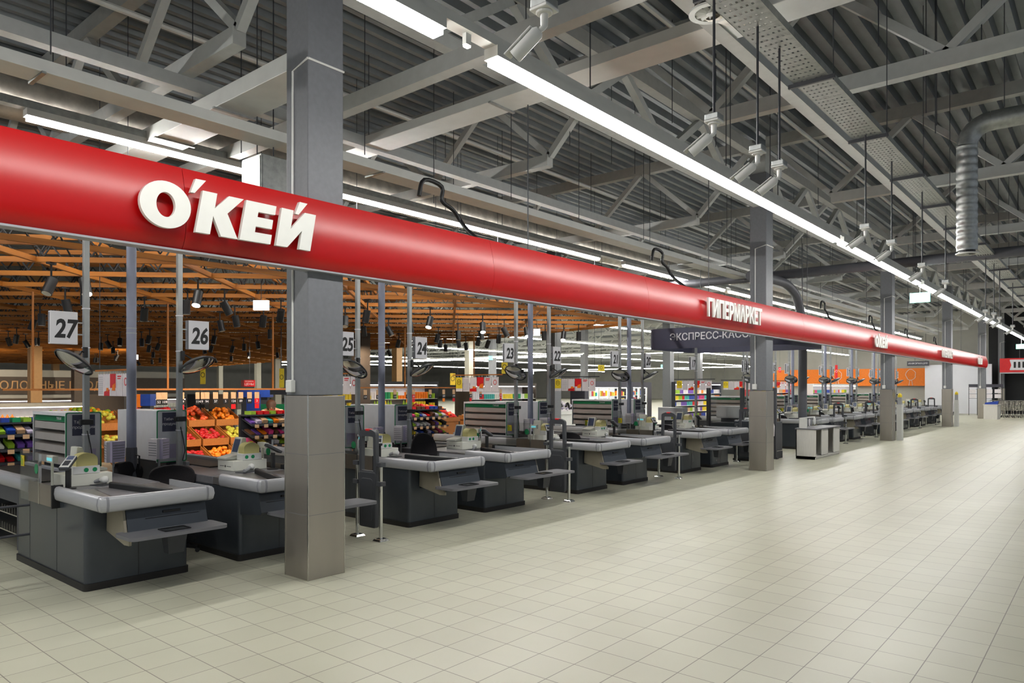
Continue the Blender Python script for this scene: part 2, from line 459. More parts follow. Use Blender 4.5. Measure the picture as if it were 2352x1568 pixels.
def build_fascia():
    t = thing('fascia_sign', 'long red curved fascia with white Cyrillic letters above the checkouts', 'sign', (-5.9, 0, 2.97))
    pr = beam_profile(); y = -1.01 - 3.77; k = 0
    while y < 50.0:
        y1 = min(y + 3.77, 50.3); m = MB()
        out = pr + [(-5.93, 3.645), (-5.93, 2.975)]
        m.prism([(x + 5.9, z - 2.97) for x, z in out], lambda X, z, Y: (X, Y, z), y + .002, y1 - .002)
        m.build('panel', 'red', t, smooth=30); y = y1; k += 1
    m = MB(); m.box(-.06, .066, -4.7, 50.3, -.012, .004); m.build('edge_strip', 'bumper', t)
    m = MB(); m.box(-.05, -.03, -4.7, 50.3, .03, .64); m.build('back_panel', 'charcoal', t)
    # letters stand proud of the fascia
    def logo(dy, sc=1.0):
        mm = MB(); f = lambda Y, z, X: (X, Y + dy, z - 2.97)
        for kx in LOGO: mm.prism(list(reversed(LOGO[kx])), f, .175, .212)
        o, q = [], []
        for i in range(40):
            a = 2 * math.pi * i / 40
            o.append((2.523 + .198 * math.cos(a), 3.279 + .183 * math.sin(a))); q.append((2.523 + .074 * math.cos(a), 3.279 + .097 * math.sin(a)))
        mm.strip(o, q, f, .175, .212)
        mm.build('lettering', 'letter', t)
    for dy in (0, 21.85, 43.5): logo(dy + .035)
    for yc in (13.63, 36.7):
        text('ГИПЕРМАРКЕТ', .44, 'letter', (.19, yc, .32), '+X', t, ext=.018, off=.014, sx=.80)
    # hangers
    i = 0
    for y in (7.4, 12.9, 18.6, 24.2, 30, 36, 42, 48):
        m = MB(); m.tube([(-5.95, y, 3.4), (-5.95, y, 5.8)], .008, 6)
        tag(m.build('hanger_rod', 'charcoal', smooth=40), 'thin steel rod holding the red fascia from the truss', 'hanger', 'rods holding the fascia')

def linear_light(x, y0, y1, z, label, group, mat='tube', along='Y', w=.055, hang=False):
    t = thing('linear_light', label, 'ceiling light', (x, y0, z), group=group)
    L = y1 - y0; sw = (lambda a, b, c: (a, b, c)) if along == 'Y' else (lambda a, b, c: (b, a, c))
    m = MB(); m.box(-.075, .075, 0, L, .02, .11); m.build('housing', 'duct_white', t, xf=sw, flip=along != 'Y')
    m = MB(); m.box(-w, w, .02, L - .02, -.03, .02); m.build('tube', mat, t, xf=sw, flip=along != 'Y')
    if hang:
        for f in (.05, .35, .65, .95):
            m = MB(); m.tube([(0, L * f, .1), (0, L * f, 7.6 - z)], .01, 5); m.build('hanger', 'charcoal', t)
    return t
def build_lights():
    segs = [(-8, 3.89), (4.48, 14.14), (14.38, 21.4), (21.75, 30.0), (30.2, 38.4), (38.6, 47.2), (47.4, 56)]
    for i, (a, b) in enumerate(segs):
        linear_light(-4.0, a, b, 4.58, 'bright tube light along the gallery, %s from the camera end' % ORD[i], 'tube lights over the gallery')
    m = MB(); m.box(-4.06, -3.94, -8, 56, 4.69, 4.77); tag(m.build('lighting_trunking', 'duct_white'), 'white trunking carrying the gallery tube lights', 'trunking')
    m = MB(); m.box(-4.02, -3.98, 4.16, 4.22, 4.60, 4.69); o = m.build('emergency_spot', 'duct_white'); tag(o, 'tiny bright spot lamp in the gap between two tube lights', 'ceiling light')
    m = MB(); m.box(-4.018, -3.982, 4.165, 4.215, 4.585, 4.60); m.build('lens', 'spotlens', o)
    segs = [(-7.5, 2.2), (2.97, 6.0), (7.0, 16.05), (17.3, 24), (24.4, 32), (32.3, 41), (41.3, 50), (50.3, 57)]  # first segment is an added lamp out of view, for the dim nearest lane
    for i, (a, b) in enumerate(segs):
        linear_light(-10.5, a, b, 5.24, 'tube light seen above the red fascia, %s from the camera end' % ORD[i - 1] if i else 'added tube light out of view, brightening the nearest lane of the checkouts', 'tube lights behind the fascia', 'tuberow', w=.045)
    m = MB(); m.box(-10.57, -10.43, -7.5, 57.5, 5.35, 5.45); tag(m.build('lighting_trunking', 'galv'), 'grey trunking carrying the tube lights behind the fascia', 'trunking')
    # lamps of the shop itself, beyond the timber grid
    n = 0
    for X in (-16, -23, -33, -46, -63):
        linear_light(X, 24 + (abs(X) - 16) * .25, 60 if X > -24 else 98, 4.35, 'long tube light over the shop aisles, %s row from the checkouts' % ORD[n], 'tube lights over the shop', 'tubestore', w=.03, hang=True); n += 1
    for i, Y in enumerate((29, 38, 52, 72)):
        t = thing('linear_light', 'tube light running across the shop, %s from the timber ceiling' % ORD[i], 'ceiling light', (-62, Y, 3.95 if i % 2 else 4.6), group='tube lights across the shop')
        m = MB(); m.box(0, 36, -.045, .045, .02, .1); m.build('housing', 'duct_white', t)
        m = MB(); m.box(.05, 35.9, -.03, .03, -.02, .02); m.build('tube', 'tubestore', t)
        for hx in (4, 14, 24, 33):
            m = MB(); m.tube([(hx, 0, .1), (hx, 0, 3.65 if i % 2 else 3.0)], .01, 5); m.build('hanger', 'charcoal', t)

def build_services():
    # flat white ducts
    for (x0, x1, y0, y1, z0, z1, lab) in (
        (-8.64, -8.28, -6, 50, 5.03, 5.16, 'wide flat white duct running along the hall over the checkouts'),
        (-11.5, 3.5, 7.0, 7.44, 5.58, 5.71, 'flat white duct crossing over the gallery tube light'),
        (-12.0, -6.6, 4.42, 4.92, 5.3, 5.5, 'flat white duct crossing behind the nearest pillar')):
        t = thing('flat_duct', lab, 'duct', ((x0 + x1) / 2, (y0 + y1) / 2, z0))
        hx, hy, h = (x1 - x0) / 2, (y1 - y0) / 2, z1 - z0
        m = MB(); m.box(-hx, hx, -hy, hy, 0, h); m.build('duct_body', 'duct_white', t, bevel=.006)
        n = 6 if hx < hy else 4
        for j in range(n):
            m = MB(); f = -.9 + 1.8 * j / (n - 1)
            if hx < hy: yy = f * hy if j else -hy + 8.5; m.box(-hx - .03, hx + .03, yy - .02, yy + .02, -.025, -.002)
            else: xx = f * hx; m.box(xx - .02, xx + .02, -hy - .03, hy + .03, -.025, -.002)
            m.build('support_bracket', 'galv', t)
    for X, z, r, y0, y1, lab in ((-12.6, 6.2, .36, -6, 50, 'thick foil wrapped duct along the hall under the trusses'), (-12.2, 5.05, .33, -6, 46, 'foil wrapped duct just above the red fascia')):
        m = MB(); pts = []; rs = []; y = y0
        while y < y1:
            for dy, rr in ((0, r * .96), (.05, r), (.9, r), (1.1, r * .985), (1.3, r)): pts.append((X, y + dy, z)); rs.append(rr)
            y += 1.4
        m.tube(pts, rs, 16); tag(m.build('foil_duct', 'foil', smooth=60), lab, 'duct')
    t = thing('duct_end_box', 'white metal duct end box behind the first pillar above the fascia', 'duct', (-8.75, 5.25, 4.40))
    m = MB(); m.box(-.24, .24, -.2, .2, 0, .5); m.build('housing', 'galv', t, bevel=.01)
    m = MB(); m.tube([(-.2, 0, .5), (-.2, 0, 3.2)], .008, 5); m.tube([(.2, 0, .5), (.2, 0, 3.2)], .008, 5); m.build('hanger', 'charcoal', t)
    m = MB(); m.box(-.22, .22, -.21, -.2, .03, .47); m.box(.24, .25, -.18, .18, .03, .47); m.build('access_panel', 'galv', t)
    # cable tray
    t = thing('cable_tray', 'perforated grey cable tray hanging under the roof over the gallery', 'cable tray', (-2.39, 0, 5.0))
    m = MB(); x0, x1 = -.17, .17
    y = -4.0
    m.box(x0, x0 + .03, -4, 54, 0, .003); m.box(x1 - .03, x1, -4, 54, 0, .003)
    for i in range(6):
        xa = x0 + .045 + i * .048; m.box(xa, xa + .03, -4, 54, 0, .003)
    while y < 54:
        m.box(x0, x1, y, y + (.07 if y < 20 else .25), -.0005, .003); y += .10 if y < 20 else .4
    m.box(x0 - .004, x0, -4, 54, -.002, .07); m.box(x1, x1 + .004, -4, 54, -.002, .07)
    m.build('tray_channel', 'galv', t)
    y = 4.1
    j = 0
    for yy in (3.2, 5.4, 7.6, 9.8, 12.0, 14.2, 16.4, 18.6, 20.8, 23, 25.2, 27.4, 30, 33, 36, 40):
        m = MB(); m.box(-.23, .23, yy - .015, yy + .015, -.045, -.004); m.build('cross_rail', 'charcoal', t)
        m = MB(); m.tube([(.215, yy, -.06), (.215, yy, 2.5)], .006, 5); m.build('threaded_rod', 'charcoal', t)
    # round ceiling diffusers on ducts
    def diffuser(loc, r, name):
        d = MB()
        t = thing('air_diffuser', name, 'air vent', loc)
        d.strip([(r * math.cos(a * math.pi / 16), r * math.sin(a * math.pi / 16)) for a in range(32)], [(r * .72 * math.cos(a * math.pi / 16), r * .72 * math.sin(a * math.pi / 16)) for a in range(32)], lambda x, y, z: (x, y, z), 0, .02)
        d.build('outer_ring', 'plastic_white', t)
        d = MB(); d.lathe([(r * .2, -.004), (r * .2, .03)], n=16)
        for k in range(12):
            a = k * math.pi / 6; c, s_ = math.cos(a), math.sin(a)
            p = [Vector((c * q * r - s_ * w, s_ * q * r + c * w, z)) for q in (.18, .73) for w, z in ((-.012, .0), (.03, .03))]
            d.add(p, [(0, 1, 3, 2)])
        d.build('swirl_vane', 'plastic_white', t)
        d = MB(); d.lathe([(r * .73, .02), (r * .73, .1)], n=24); d.build('dark_core', 'black', t)
        return t
    p = at_z(1632, 32, 5.35)
    t = diffuser(p, .2, 'white round swirl air diffuser below the flat duct')
    m = MB(); m.tube([(0, 0, .03), (0, .02, .12), (0, .35, .2), (0, .7, .28)], [.155, .155, .15, .14], 14); m.build('foil_neck', 'foil', t, smooth=50)
    p = at_z(2221, 584, 4.1)
    t = diffuser(p, .17, 'round diffuser at the foot of the hanging spiral duct')
    t = thing('spiral_duct', 'round spiral steel duct bending down over the gallery', 'duct', (p.x, p.y, p.z))
    pts, rs = [], []
    z = .0
    while z < 1.75:
        pts += [(0, 0, z + .06), (0, 0, z + .115), (0, 0, z + .125)]; rs += [.155, .155, .163]; z += .13
    m = MB(); m.tube(pts, rs, 18); m.build('vertical_run', 'galv', t, smooth=50)
    arc = [(.35 - .35 * math.cos(a * R(15)), 0, 1.83 + .35 * math.sin(a * R(15))) for a in range(7)]
    m = MB(); m.tube(arc, .16, 18); m.build('elbow', 'galv', t, smooth=35)
    m = MB(); m.tube([(.35, 0, 2.18), (6, 0, 2.18)], .16, 18); m.build('horizontal_run', 'galv', t, smooth=50)
    # grey hose bending out of the second pillar
    m = MB(); hx = -7.25; P = [(hx, 18.2, 4.74), (hx, 19.6, 4.82), (hx, 20.8, 4.84), (hx, 21.7, 4.6), (hx, 22.15, 4.0), (hx, 22.25, 3.2), (hx, 22.25, 0)]
    E = []
    for i in range(len(P) - 1):
        a, b = Vector(P[i]), Vector(P[i + 1])
        for q in range(8): E.append(a.lerp(b, q / 8))
    E.append(Vector(P[-1]))
    for _ in range(6):
        E = [E[0]] + [(E[i - 1] + E[i] * 2 + E[i + 1]) / 4 for i in range(1, len(E) - 1)] + [E[-1]]
    m.tube(E, .125, 14); tag(m.build('cable_hose', 'pipedark', smooth=50), 'thick dark grey hose arching down beside the second pillar', 'pipe')
    # suspension wires of the roof: one kind, nothing tells them apart
    proto = None; rnd = random.Random(5); n = 0
    spots = []
    for i in range(92):
        X = rnd.choice((-12.0, -10.5, -9.7, -8.7, -8.25, -7.2, -5.2, -4.05, -2.0, -1.2)); Y = rnd.uniform(1.5, 30)
        spots.append((X + rnd.uniform(-.05, .05), Y))
    for X, Y in spots:
        z = {-12: 5.4, -11: 5.3, -10: 5.45, -9: 4.9, -8: 5.2, -7: 6.0, -5: 5.9, -4: 4.78, -2: 5.6, -1: 5.8}.get(int(round(X)), 5.2)
        m = MB(); h = 7.6 - z
        if proto is None:
            m.tube([(0, 0, 0), (0, 0, 1)], .007, 5); proto = m.build('suspension_wire', 'charcoal', smooth=50); o = proto
            tag(o, 'thin dark suspension wire hanging from the ribbed roof deck', 'wire', 'suspension wires under the roof')
        else:
            o = proto.copy(); COL.objects.link(o)
        o.location = (X, Y, z); o.scale = (1, 1, h)
    # black cable loops on top of the fascia
    for i, (u, v) in enumerate(((1035, 478), (1530, 612), (1898, 716), (2005, 745), (2085, 772), (2150, 788))):
        c = at_x(u, v, -6.6); m = MB()
        P = [(-.0, -.55, .05), (0, -.5, .3), (0, -.1, .26), (0, -.2, .05), (0, .05, .0), (0, .2, -.15), (.2, .1, -.3), (-5.94 - c.x, .1, 3.5 - c.z)]
        E = [];
        for q in range(len(P) - 1):
            a, b = Vector(P[q]), Vector(P[q + 1]); E += [a.lerp(b, w / 4) for w in range(4)]
        E.append(Vector(P[-1]))
        for _ in range(3): E = [E[0]] + [(E[j - 1] + E[j] * 2 + E[j + 1]) / 4 for j in range(1, len(E) - 1)] + [E[-1]]
        m.tube(E, .028, 8); o = m.build('cable_loop', 'black', smooth=50, loc=c); tag(o, 'black corrugated cable loop above the red fascia, %s from the camera end' % ORD[i], 'cable')
        m = MB(); m.box(-6.75, -6.45, c.y - .6, c.y + .2, 3.55, 3.75) if i == 0 else None
    # security cameras on rods below the tray
    base = None
    cams = ((1250, 24), (1640, 280), (1740, 350), (1790, 384), (1988, 525), (2048, 560), (2118, 612), (2172, 650), (2264, 716), (2283, 722), (2296, 732), (2326, 750))
    for i, (u, v) in enumerate(cams):
        p = at_x(u, v, -2.4); lab = 'white bullet security camera hanging on a rod, %s from the camera end' % ORD[i]
        if base is None:
            t = base = thing('security_camera', lab, 'security camera', p, group='security cameras below the tray')
            m = MB(); m.tube([(0, 0, .05), (0, 0, 5.03 - p.z)], .011, 8); m.build('rod', 'charcoal', t, smooth=50)
            m = MB(); m.box(-.055, .055, -.055, .055, .008, .055); m.build('junction_box', 'galv', t, bevel=.005)
            m = MB(); m.box(-.058, .058, -.058, .058, -.008, .008); m.lathe([(.045, -.022), (.048, -.008)], n=16); m.build('mounting_plate', 'plastic_white', t, bevel=.004)
            m = MB(); m.tube([(0, 0, -.02), (0, 0, -.085), (-.004, -.01, -.10), (-.035, -.02, -.118)], [.023, .02, .016, .014], 12); m.build('arm', 'plastic_white', t, smooth=50)
            d = Vector((-.80, -.15, -.58)).normalized(); c = Vector((-.035, -.02, -.12)); e = c + d * .17
            m = MB(); m.tube([c - d * .02, c, e, e + d * .001], [.025, .039, .039, .032], 12); m.build('camera_body', 'plastic_white', t, smooth=40)
            up = d.cross(Vector((0, 0, 1))).cross(d).normalized()
            m = MB(); m.beam(c + up * .039, e + up * .039 + d * .035, .072, .01, up=up); m.build('sun_hood', 'plastic_white', t, bevel=.004)
            m = MB(); m.tube([e, e + d * .004], .026, 12); m.build('lens', 'blackgloss', t)
        else:
            c = dup(base, p, 0, lab)
            for r in c.children:
                if r.name.startswith('rod'):
                    m = MB(); m.tube([(0, 0, .05), (0, 0, 5.03 - p.z)], .011, 8); r.data = m.mesh('rod', [MATS['charcoal']], 50)
    # emergency exit signs
    for (u, v, X, lab) in ((2113, 672, -4.0, 'green and white lit exit sign under the gallery tube light'), (2346, 790, -4.0, 'far lit exit sign beside the black wall')):
        p = at_x(u, v, X); t = thing('exit_sign', lab, 'exit sign', p)
        m = MB(); m.box(-.24, .24, -.02, .02, -.26, 0); m.build('sign_box', 'exitlit', t)
        m = MB(); m.box(-.2, -.02, -.026, -.02, -.23, -.03); m.prism([(.06, -.1), (.12, -.19), (.18, -.1), (.145, -.1), (.145, -.05), (.095, -.05), (.095, -.1)], lambda x, z, y: (x, y, z), -.026, -.021); m.build('arrow_pictogram', 'exitwhite', t)
        m = MB(); m.tube([(0, 0, 0), (0, 0, max(.05, 4.7 - p.z))], .008, 6); m.build('hanger', 'plastic_white', t)
build_hall(); build_trusses(); build_pillars(); build_fascia(); build_lights(); build_services()
# ================================================================== the checkout row
DX = -7.13                       # front of the desk bases
PAIRS = [(3.70, 27, 26), (7.58, 25, 24), (11.46, 23, 22), (15.34, 21, 20), (23.1, 13, 12), (26.98, 11, 10), (30.86, 9, 8), (34.74, 7, 6), (38.62, 5, 4), (42.5, 3, 2)]
def rounded(pts, r, n=5):
    """round the corners of a 2D polygon"""
    out = []; N = len(pts)
    for i in range(N):
        p, a, b = Vector(pts[i]), Vector(pts[i - 1]), Vector(pts[(i + 1) % N])
        da, db = (a - p).normalized(), (b - p).normalized()
        for k in range(n + 1):
            t = k / n; q = p + da * r * (1 - t) ** 2 + db * r * t ** 2
            out.append((q.x, q.y))
    return out
def sweep(path, prof, closed=False):
    """profile (out, z) carried along a plan path with mitred corners, 'out' is to the right of travel"""
    m = MB(); P = [Vector((a, b, 0)) for a, b in path]; n = len(prof)
    for i, p in enumerate(P):
        d0 = (p - P[i - 1]).normalized() if i else (P[1] - p).normalized()
        d1 = (P[i + 1] - p).normalized() if i < len(P) - 1 else d0
        n0, n1 = Vector((d0.y, -d0.x, 0)), Vector((d1.y, -d1.x, 0)); b = (n0 + n1)
        b = b / b.dot(n0)
        m.v += [tuple(p + b * o + Vector((0, 0, z))) for o, z in prof]
    for i in range(len(P) - 1):
        for k in range(n):
            m.f.append((i * n + k, i * n + (k + 1) % n, (i + 1) * n + (k + 1) % n, (i + 1) * n + k)); m.m.append(0)
    m.f.append(tuple(reversed(range(n)))); m.m.append(0)
    e = (len(P) - 1) * n; m.f.append(tuple(e + k for k in range(n))); m.m.append(0)
    return m
BUMP = [(0, .765), (.024, .767), (.037, .782), (.046, .83), (.040, .878), (.026, .896), (.0, .90)]
def build_desk(mir, slong):
    t = thing('checkout_desk', 'x', 'checkout')
    xf = (lambda x, y, z: (x, -y, z)) if mir else None
    B = lambda m, name, mat, **k: m.build(name, mat, t, xf=xf, flip=mir, **k)
    f = lambda x, y, z: (x, y, z)
    # body
    m = MB(); m.prism(rounded([(0, 0), (0, .94), (-1.92, .94), (-1.92, 0)], .05), f, .065, .765); B(m, 'base', 'desk', smooth=35)
    m = MB(); m.prism(rounded([(.012, -.012), (.012, .952), (-1.93, .952), (-1.93, -.012)], .05), f, 0, .065); B(m, 'plinth', 'desk_plinth', smooth=35)
    m = MB()
    for x in (-.72, -1.5): m.box(x - .003, x + .003, -.0015, .002, .07, .76)
    m.box(-.002, .0015, .46, .466, .07, .6); B(m, 'panel_seam', 'black')
    # belt section behind
    m = MB(); m.box(-3.55, -1.92, 0, .62, .6, .84); m.box(-3.5, -3.42, .04, .58, 0, .6); m.box(-1.92, -1.86, .0, .9, .1, .84); B(m, 'belt_frame', 'charcoal')
    m = MB(); m.box(-3.5, -1.45, .08, .52, .84, .868); B(m, 'conveyor_belt', 'black', bevel=.008)
    m = MB(); m.box(-3.56, -1.4, .02, .07, .80, .90); m.box(-3.56, -1.95, .53, .58, .80, .90); B(m, 'belt_rail', 'bumper', bevel=.01)
    m = sweep([(-3.55, 0), (-1.3, 0)], BUMP); B(m, 'side_bumper', 'bumper', smooth=50)
    m = MB()
    for z in (.22, .42):
        m.box(-3.3, -2.0, .06, .5, z, z + .012)
        for k in range(14): m.tube([(-3.25 + k * .09, .05, z + .02), (-3.25 + k * .09, .05, z + .1)], .004, 4)
    B(m, 'wire_shelf', 'trimsteel')
    # counter and packing bed
    m = MB(); m.box(-1.92, -.60, .02, .93, .765, .855); B(m, 'worktop', 'worktop', bevel=.008)
    m = MB(); m.add([(-.6, .0, .85), (.45, .0, .81), (.45, .92, .81), (-.6, .92, .85), (-.6, .0, .77), (.45, .0, .77), (.45, .92, .77), (-.6, .92, .77)],
                    [(0, 1, 2, 3), (4, 7, 6, 5), (0, 4, 5, 1), (1, 5, 6, 2), (2, 6, 7, 3), (3, 7, 4, 0)]); B(m, 'packing_bed', 'bedmetal')
    m = MB(); m.add([(-.6, .28, .852), (.36, .22, .818), (.36, .66, .818), (-.6, .40, .852)], [(0, 1, 2, 3)]); B(m, 'roller_bed', 'worktop')
    m = MB(); m.beam((-.55, .42, .872), (.30, .64, .855), .05, .075); B(m, 'divider_bar', 'black', bevel=.015)
    m = sweep([(-.64, -.005), (.43, -.005), (.43, .925), (-.38, .925)], BUMP); B(m, 'rim_bumper', 'bumper', smooth=45)
    for yy, s in ((-.005, -1), (.925, 1)):
        m = MB(); pr = [(0, .763), (.026, .765), (.040, .781), (.049, .83), (.043, .88), (.028, .899), (0, .903)]
        n = 7; o = 0
        for k in range(n):
            a = math.pi / 2 * k / (n - 1)
            for r, z in pr: m.v.append((.40 + (.03 + r) * math.cos(a), yy + s * (-.03 + (.03 + r) * math.sin(a)), z))
        for k in range(n - 1):
            for j in range(len(pr) - 1):
                q = (k * 7 + j, k * 7 + j + 1, (k + 1) * 7 + j + 1, (k + 1) * 7 + j); m.f.append(q if s < 0 else q[::-1]); m.m.append(0)
        B(m, 'corner_cap', 'bumper_cap', smooth=50)
    # stainless plate on the customer side
    m = MB(); m.box(-1.33, -.645, -.062, -.05, .70, .905); B(m, 'side_plate', 'plate')
    m = MB(); m.box(-.665, -.64, -.068, .03, .69, .91); B(m, 'plate_end', 'black')
    # slanted front panel with slot, bracket, shelf
    m = MB(); m.prism([(0, .765), (.36, .765), (.42, .56), (.40, .535), (0, .5)], lambda x, z, y: (x, y, z), .20, .93); B(m, 'front_panel', 'desk')
    m = MB(); m.prism([(.02, .76), (.355, .76), (.412, .56), (.50, .49), (.50, .455), (.40, .45), (.01, .53)], lambda x, z, y: (x, y, z), .175, .197); B(m, 'side_bracket', 'bracket')
    m = MB(); m.beam((.383, .52, .702), (.383, .68, .702), .016, .02); B(m, 'slot', 'black')
    m = MB(); m.beam((.395, .36, .66), (.395, .86, .66), .004, .004); m.beam((.388, .36, .66), (.378, .36, .70), .004, .004); B(m, 'drawer_seam', 'black')
    sl = (-.34 if slong else .10); sr = .98 if not slong else .86
    m = MB(); m.prism(rounded([(.74, sl), (.74, sr), (.36, sr), (.36, sl)], .07), f, .532, .562); B(m, 'packing_shelf', 'shelfgrey', smooth=35)
    hc = (sl + sr) / 2
    m = MB(); m.strip(rounded([(.66, hc - .12), (.66, hc + .12), (.49, hc + .12), (.49, hc - .12)], .02), rounded([(.65, hc - .11), (.65, hc + .11), (.50, hc + .11), (.50, hc - .11)], .02), f, .555, .57)
    m.box(.495, .655, hc - .115, hc + .115, .556, .564); B(m, 'waste_slot', 'blackgloss')
    m = MB(); a = [(.50, hc - .09), (.64, hc - .09), (.64, hc + .09), (.50, hc + .09)]; b = [(.52, hc - .07), (.61, hc - .07), (.61, hc + .07), (.52, hc + .07)]
    m.add([(x, y, .532) for x, y in a] + [(x, y, .35) for x, y in b], [(7, 6, 5, 4), (0, 1, 5, 4), (1, 2, 6, 5), (2, 3, 7, 6), (3, 0, 4, 7)]); B(m, 'waste_bin', 'rack')
    return t

def register_proto(mir):
    t = thing('cash_register', 'x', 'cash register')
    xf = (lambda x, y, z: (x, -y, z)) if mir else None
    B = lambda m, name, mat, **k: m.build(name, mat, t, xf=xf, flip=mir, **k)
    m = MB(); m.box(-.18, .18, -.22, .22, 0, .12); B(m, 'drawer', 'cream', bevel=.006)
    m = MB(); m.box(-.13, -.03, .2195, .2215, .05, .056); m.box(.03, .13, .2195, .2215, .05, .056); m.box(-.01, .01, .2195, .2225, .04, .065); B(m, 'drawer_slot', 'black')
    m = MB(); m.prism([(.23, .125), (.23, .15), (.05, .185), (-.02, .185), (-.02, .125)], lambda y, z, x: (x, y, z), -.185, .03); B(m, 'keyboard', 'cream', bevel=.006)
    m = MB(); m.prism([(.02, .18), (.06, .18), (.0, .38), (-.05, .38), (-.07, .12), (-.02, .12)], lambda y, z, x: (x, y, z), -.18, .0); B(m, 'monitor', 'cream', bevel=.008)
    m = MB(); m.add([(-.155, .0545, .205), (-.025, .0545, .205), (-.025, .0085, .36), (-.155, .0085, .36)], [(0, 1, 2, 3), (3, 2, 1, 0)]); B(m, 'display', 'screen')
    arc = [(.10 * math.cos(a * R(15)), .26 + .07 * math.sin(a * R(15))) for a in range(13)]
    m = MB(); m.prism([(-.10, .12), (.10, .12)] + arc, lambda y, z, x: (x, y - .02, z), .05, .18); B(m, 'printer_cover', 'yellowed', smooth=35)
    m = MB(); m.box(.045, .185, -.15, .1, .12, .2); B(m, 'printer_base', 'plastic_white', bevel=.006)
    m = MB(); m.lathe([(.022, 0), (.022, .004)], (.186, -.03, .16), 12, Matrix(((0, 0, 1), (0, 1, 0), (-1, 0, 0)))); m.lathe([(.022, 0), (.022, .004)], (.186, .05, .16), 12, Matrix(((0, 0, 1), (0, 1, 0), (-1, 0, 0)))); B(m, 'round_sticker', 'green')
    m = MB(); m.box(-.09, .09, -.30, -.25, .24, .31); B(m, 'customer_display', 'cream', bevel=.004)
    m = MB(); m.box(-.07, .07, -.303, -.30, .26, .29); B(m, 'digits', 'lcd')
    m = MB(); m.tube([(0, -.275, .0), (0, -.275, .24)], .013, 8); B(m, 'display_post', 'cream')
    return t
def terminal_proto(mir):
    t = thing('card_terminal', 'x', 'card terminal')
    xf = (lambda x, y, z: (x, -y, z)) if mir else None
    B = lambda m, name, mat, **k: m.build(name, mat, t, xf=xf, flip=mir, **k)
    m = MB(); m.lathe([(.07, 0), (.07, .008), (.02, .014)], n=14); B(m, 'stand_foot', 'black', smooth=40)
    m = MB(); m.box(-.022, .022, -.018, .018, .01, .2); B(m, 'stand_post', 'black', bevel=.004)
    m = MB(); m.beam((0, -.10, .20), (0, .09, .30), .09, .035); B(m, 'housing', 'charcoal', bevel=.008)
    m = MB(); m.beam((0, -.095, .219), (0, .085, .315), .085, .006); B(m, 'face_plate', 'plastic_white')
    m = MB(); m.beam((0, .02, .283), (0, .075, .312), .06, .006); B(m, 'display', 'screen')
    m = MB(); m.beam((0, -.07, .236), (0, -.0, .273), .055, .008); B(m, 'keypad', 'charcoal')
    return t
def scanner_proto():
    t = thing('barcode_scanner', 'x', 'barcode scanner')
    m = MB(); m.tube([(0, 0, .05), (.03, .01, .055), (.06, .02, .05), (.075, .03, .045)], [.02, .035, .04, .02], 10); m.build('head', 'plastic_white', t, smooth=60)
    m = MB(); m.tube([(.0, .0, .05), (-.06, -.02, .03), (-.12, -.03, .02)], [.022, .018, .02], 8); m.build('handle', 'bumper', t, smooth=60)
    m = MB(); m.box(-.16, .1, -.07, .07, 0, .006); m.build('rest_mat', 'charcoal', t)
    return t
def chair_proto(tall):
    t = thing('office_chair', 'x', 'chair')
    m = MB()
    for k in range(5):
        a = k * 2 * math.pi / 5; m.beam((0, 0, .09), (.27 * math.cos(a), .27 * math.sin(a), .06), .035, .03)
    m.build('star_base', 'black', t)
    for k in range(5):
        a = k * 2 * math.pi / 5; m = MB(); m.lathe([(.025, -.012), (.025, .012)], (.27 * math.cos(a), .27 * math.sin(a), .026), 10, Matrix(((0, 0, 1), (0, 1, 0), (-1, 0, 0)))); m.build('caster', 'black', t)
    m = MB(); m.tube([(0, 0, .08), (0, 0, .46)], .025, 10); m.build('gas_column', 'black', t, smooth=50)
    m = MB(); m.prism(rounded([(-.22, -.21), (.22, -.21), (.22, .21), (-.22, .21)], .09), lambda x, y, z: (x, y, z), .46, .54); m.build('seat', 'fabric', t, bevel=.02)
    h = .52 if tall else .30; w = .21 if tall else .24; z0 = .62 if tall else .66; out = []
    for k in range(28):
        a = 2 * math.pi * k / 28; cx, sz = math.cos(a), math.sin(a); e = .72
        ww = w * (1 - .22 * max(0, sz)) if tall else w * (1 + .04 * sz)
        out.append((ww * math.copysign(abs(cx) ** e, cx), z0 + h / 2 + h / 2 * math.copysign(abs(sz) ** e, sz)))
    m = MB(); m.prism(out, lambda y, z, x: (x + .08 * ((y / w) ** 2) - .1 * ((z - z0) / h - .5) ** 2, y, z), -.255, -.195); m.build('backrest', 'fabric', t, smooth=50, bevel=.015)
    m = MB(); m.beam((-.05, 0, .45), (-.27, 0, .47), .06, .015); m.beam((-.275, 0, .46), (-.265, 0, .8), .06, .015, up=(1, 0, 0)); m.build('back_strut', 'black', t)
    return t
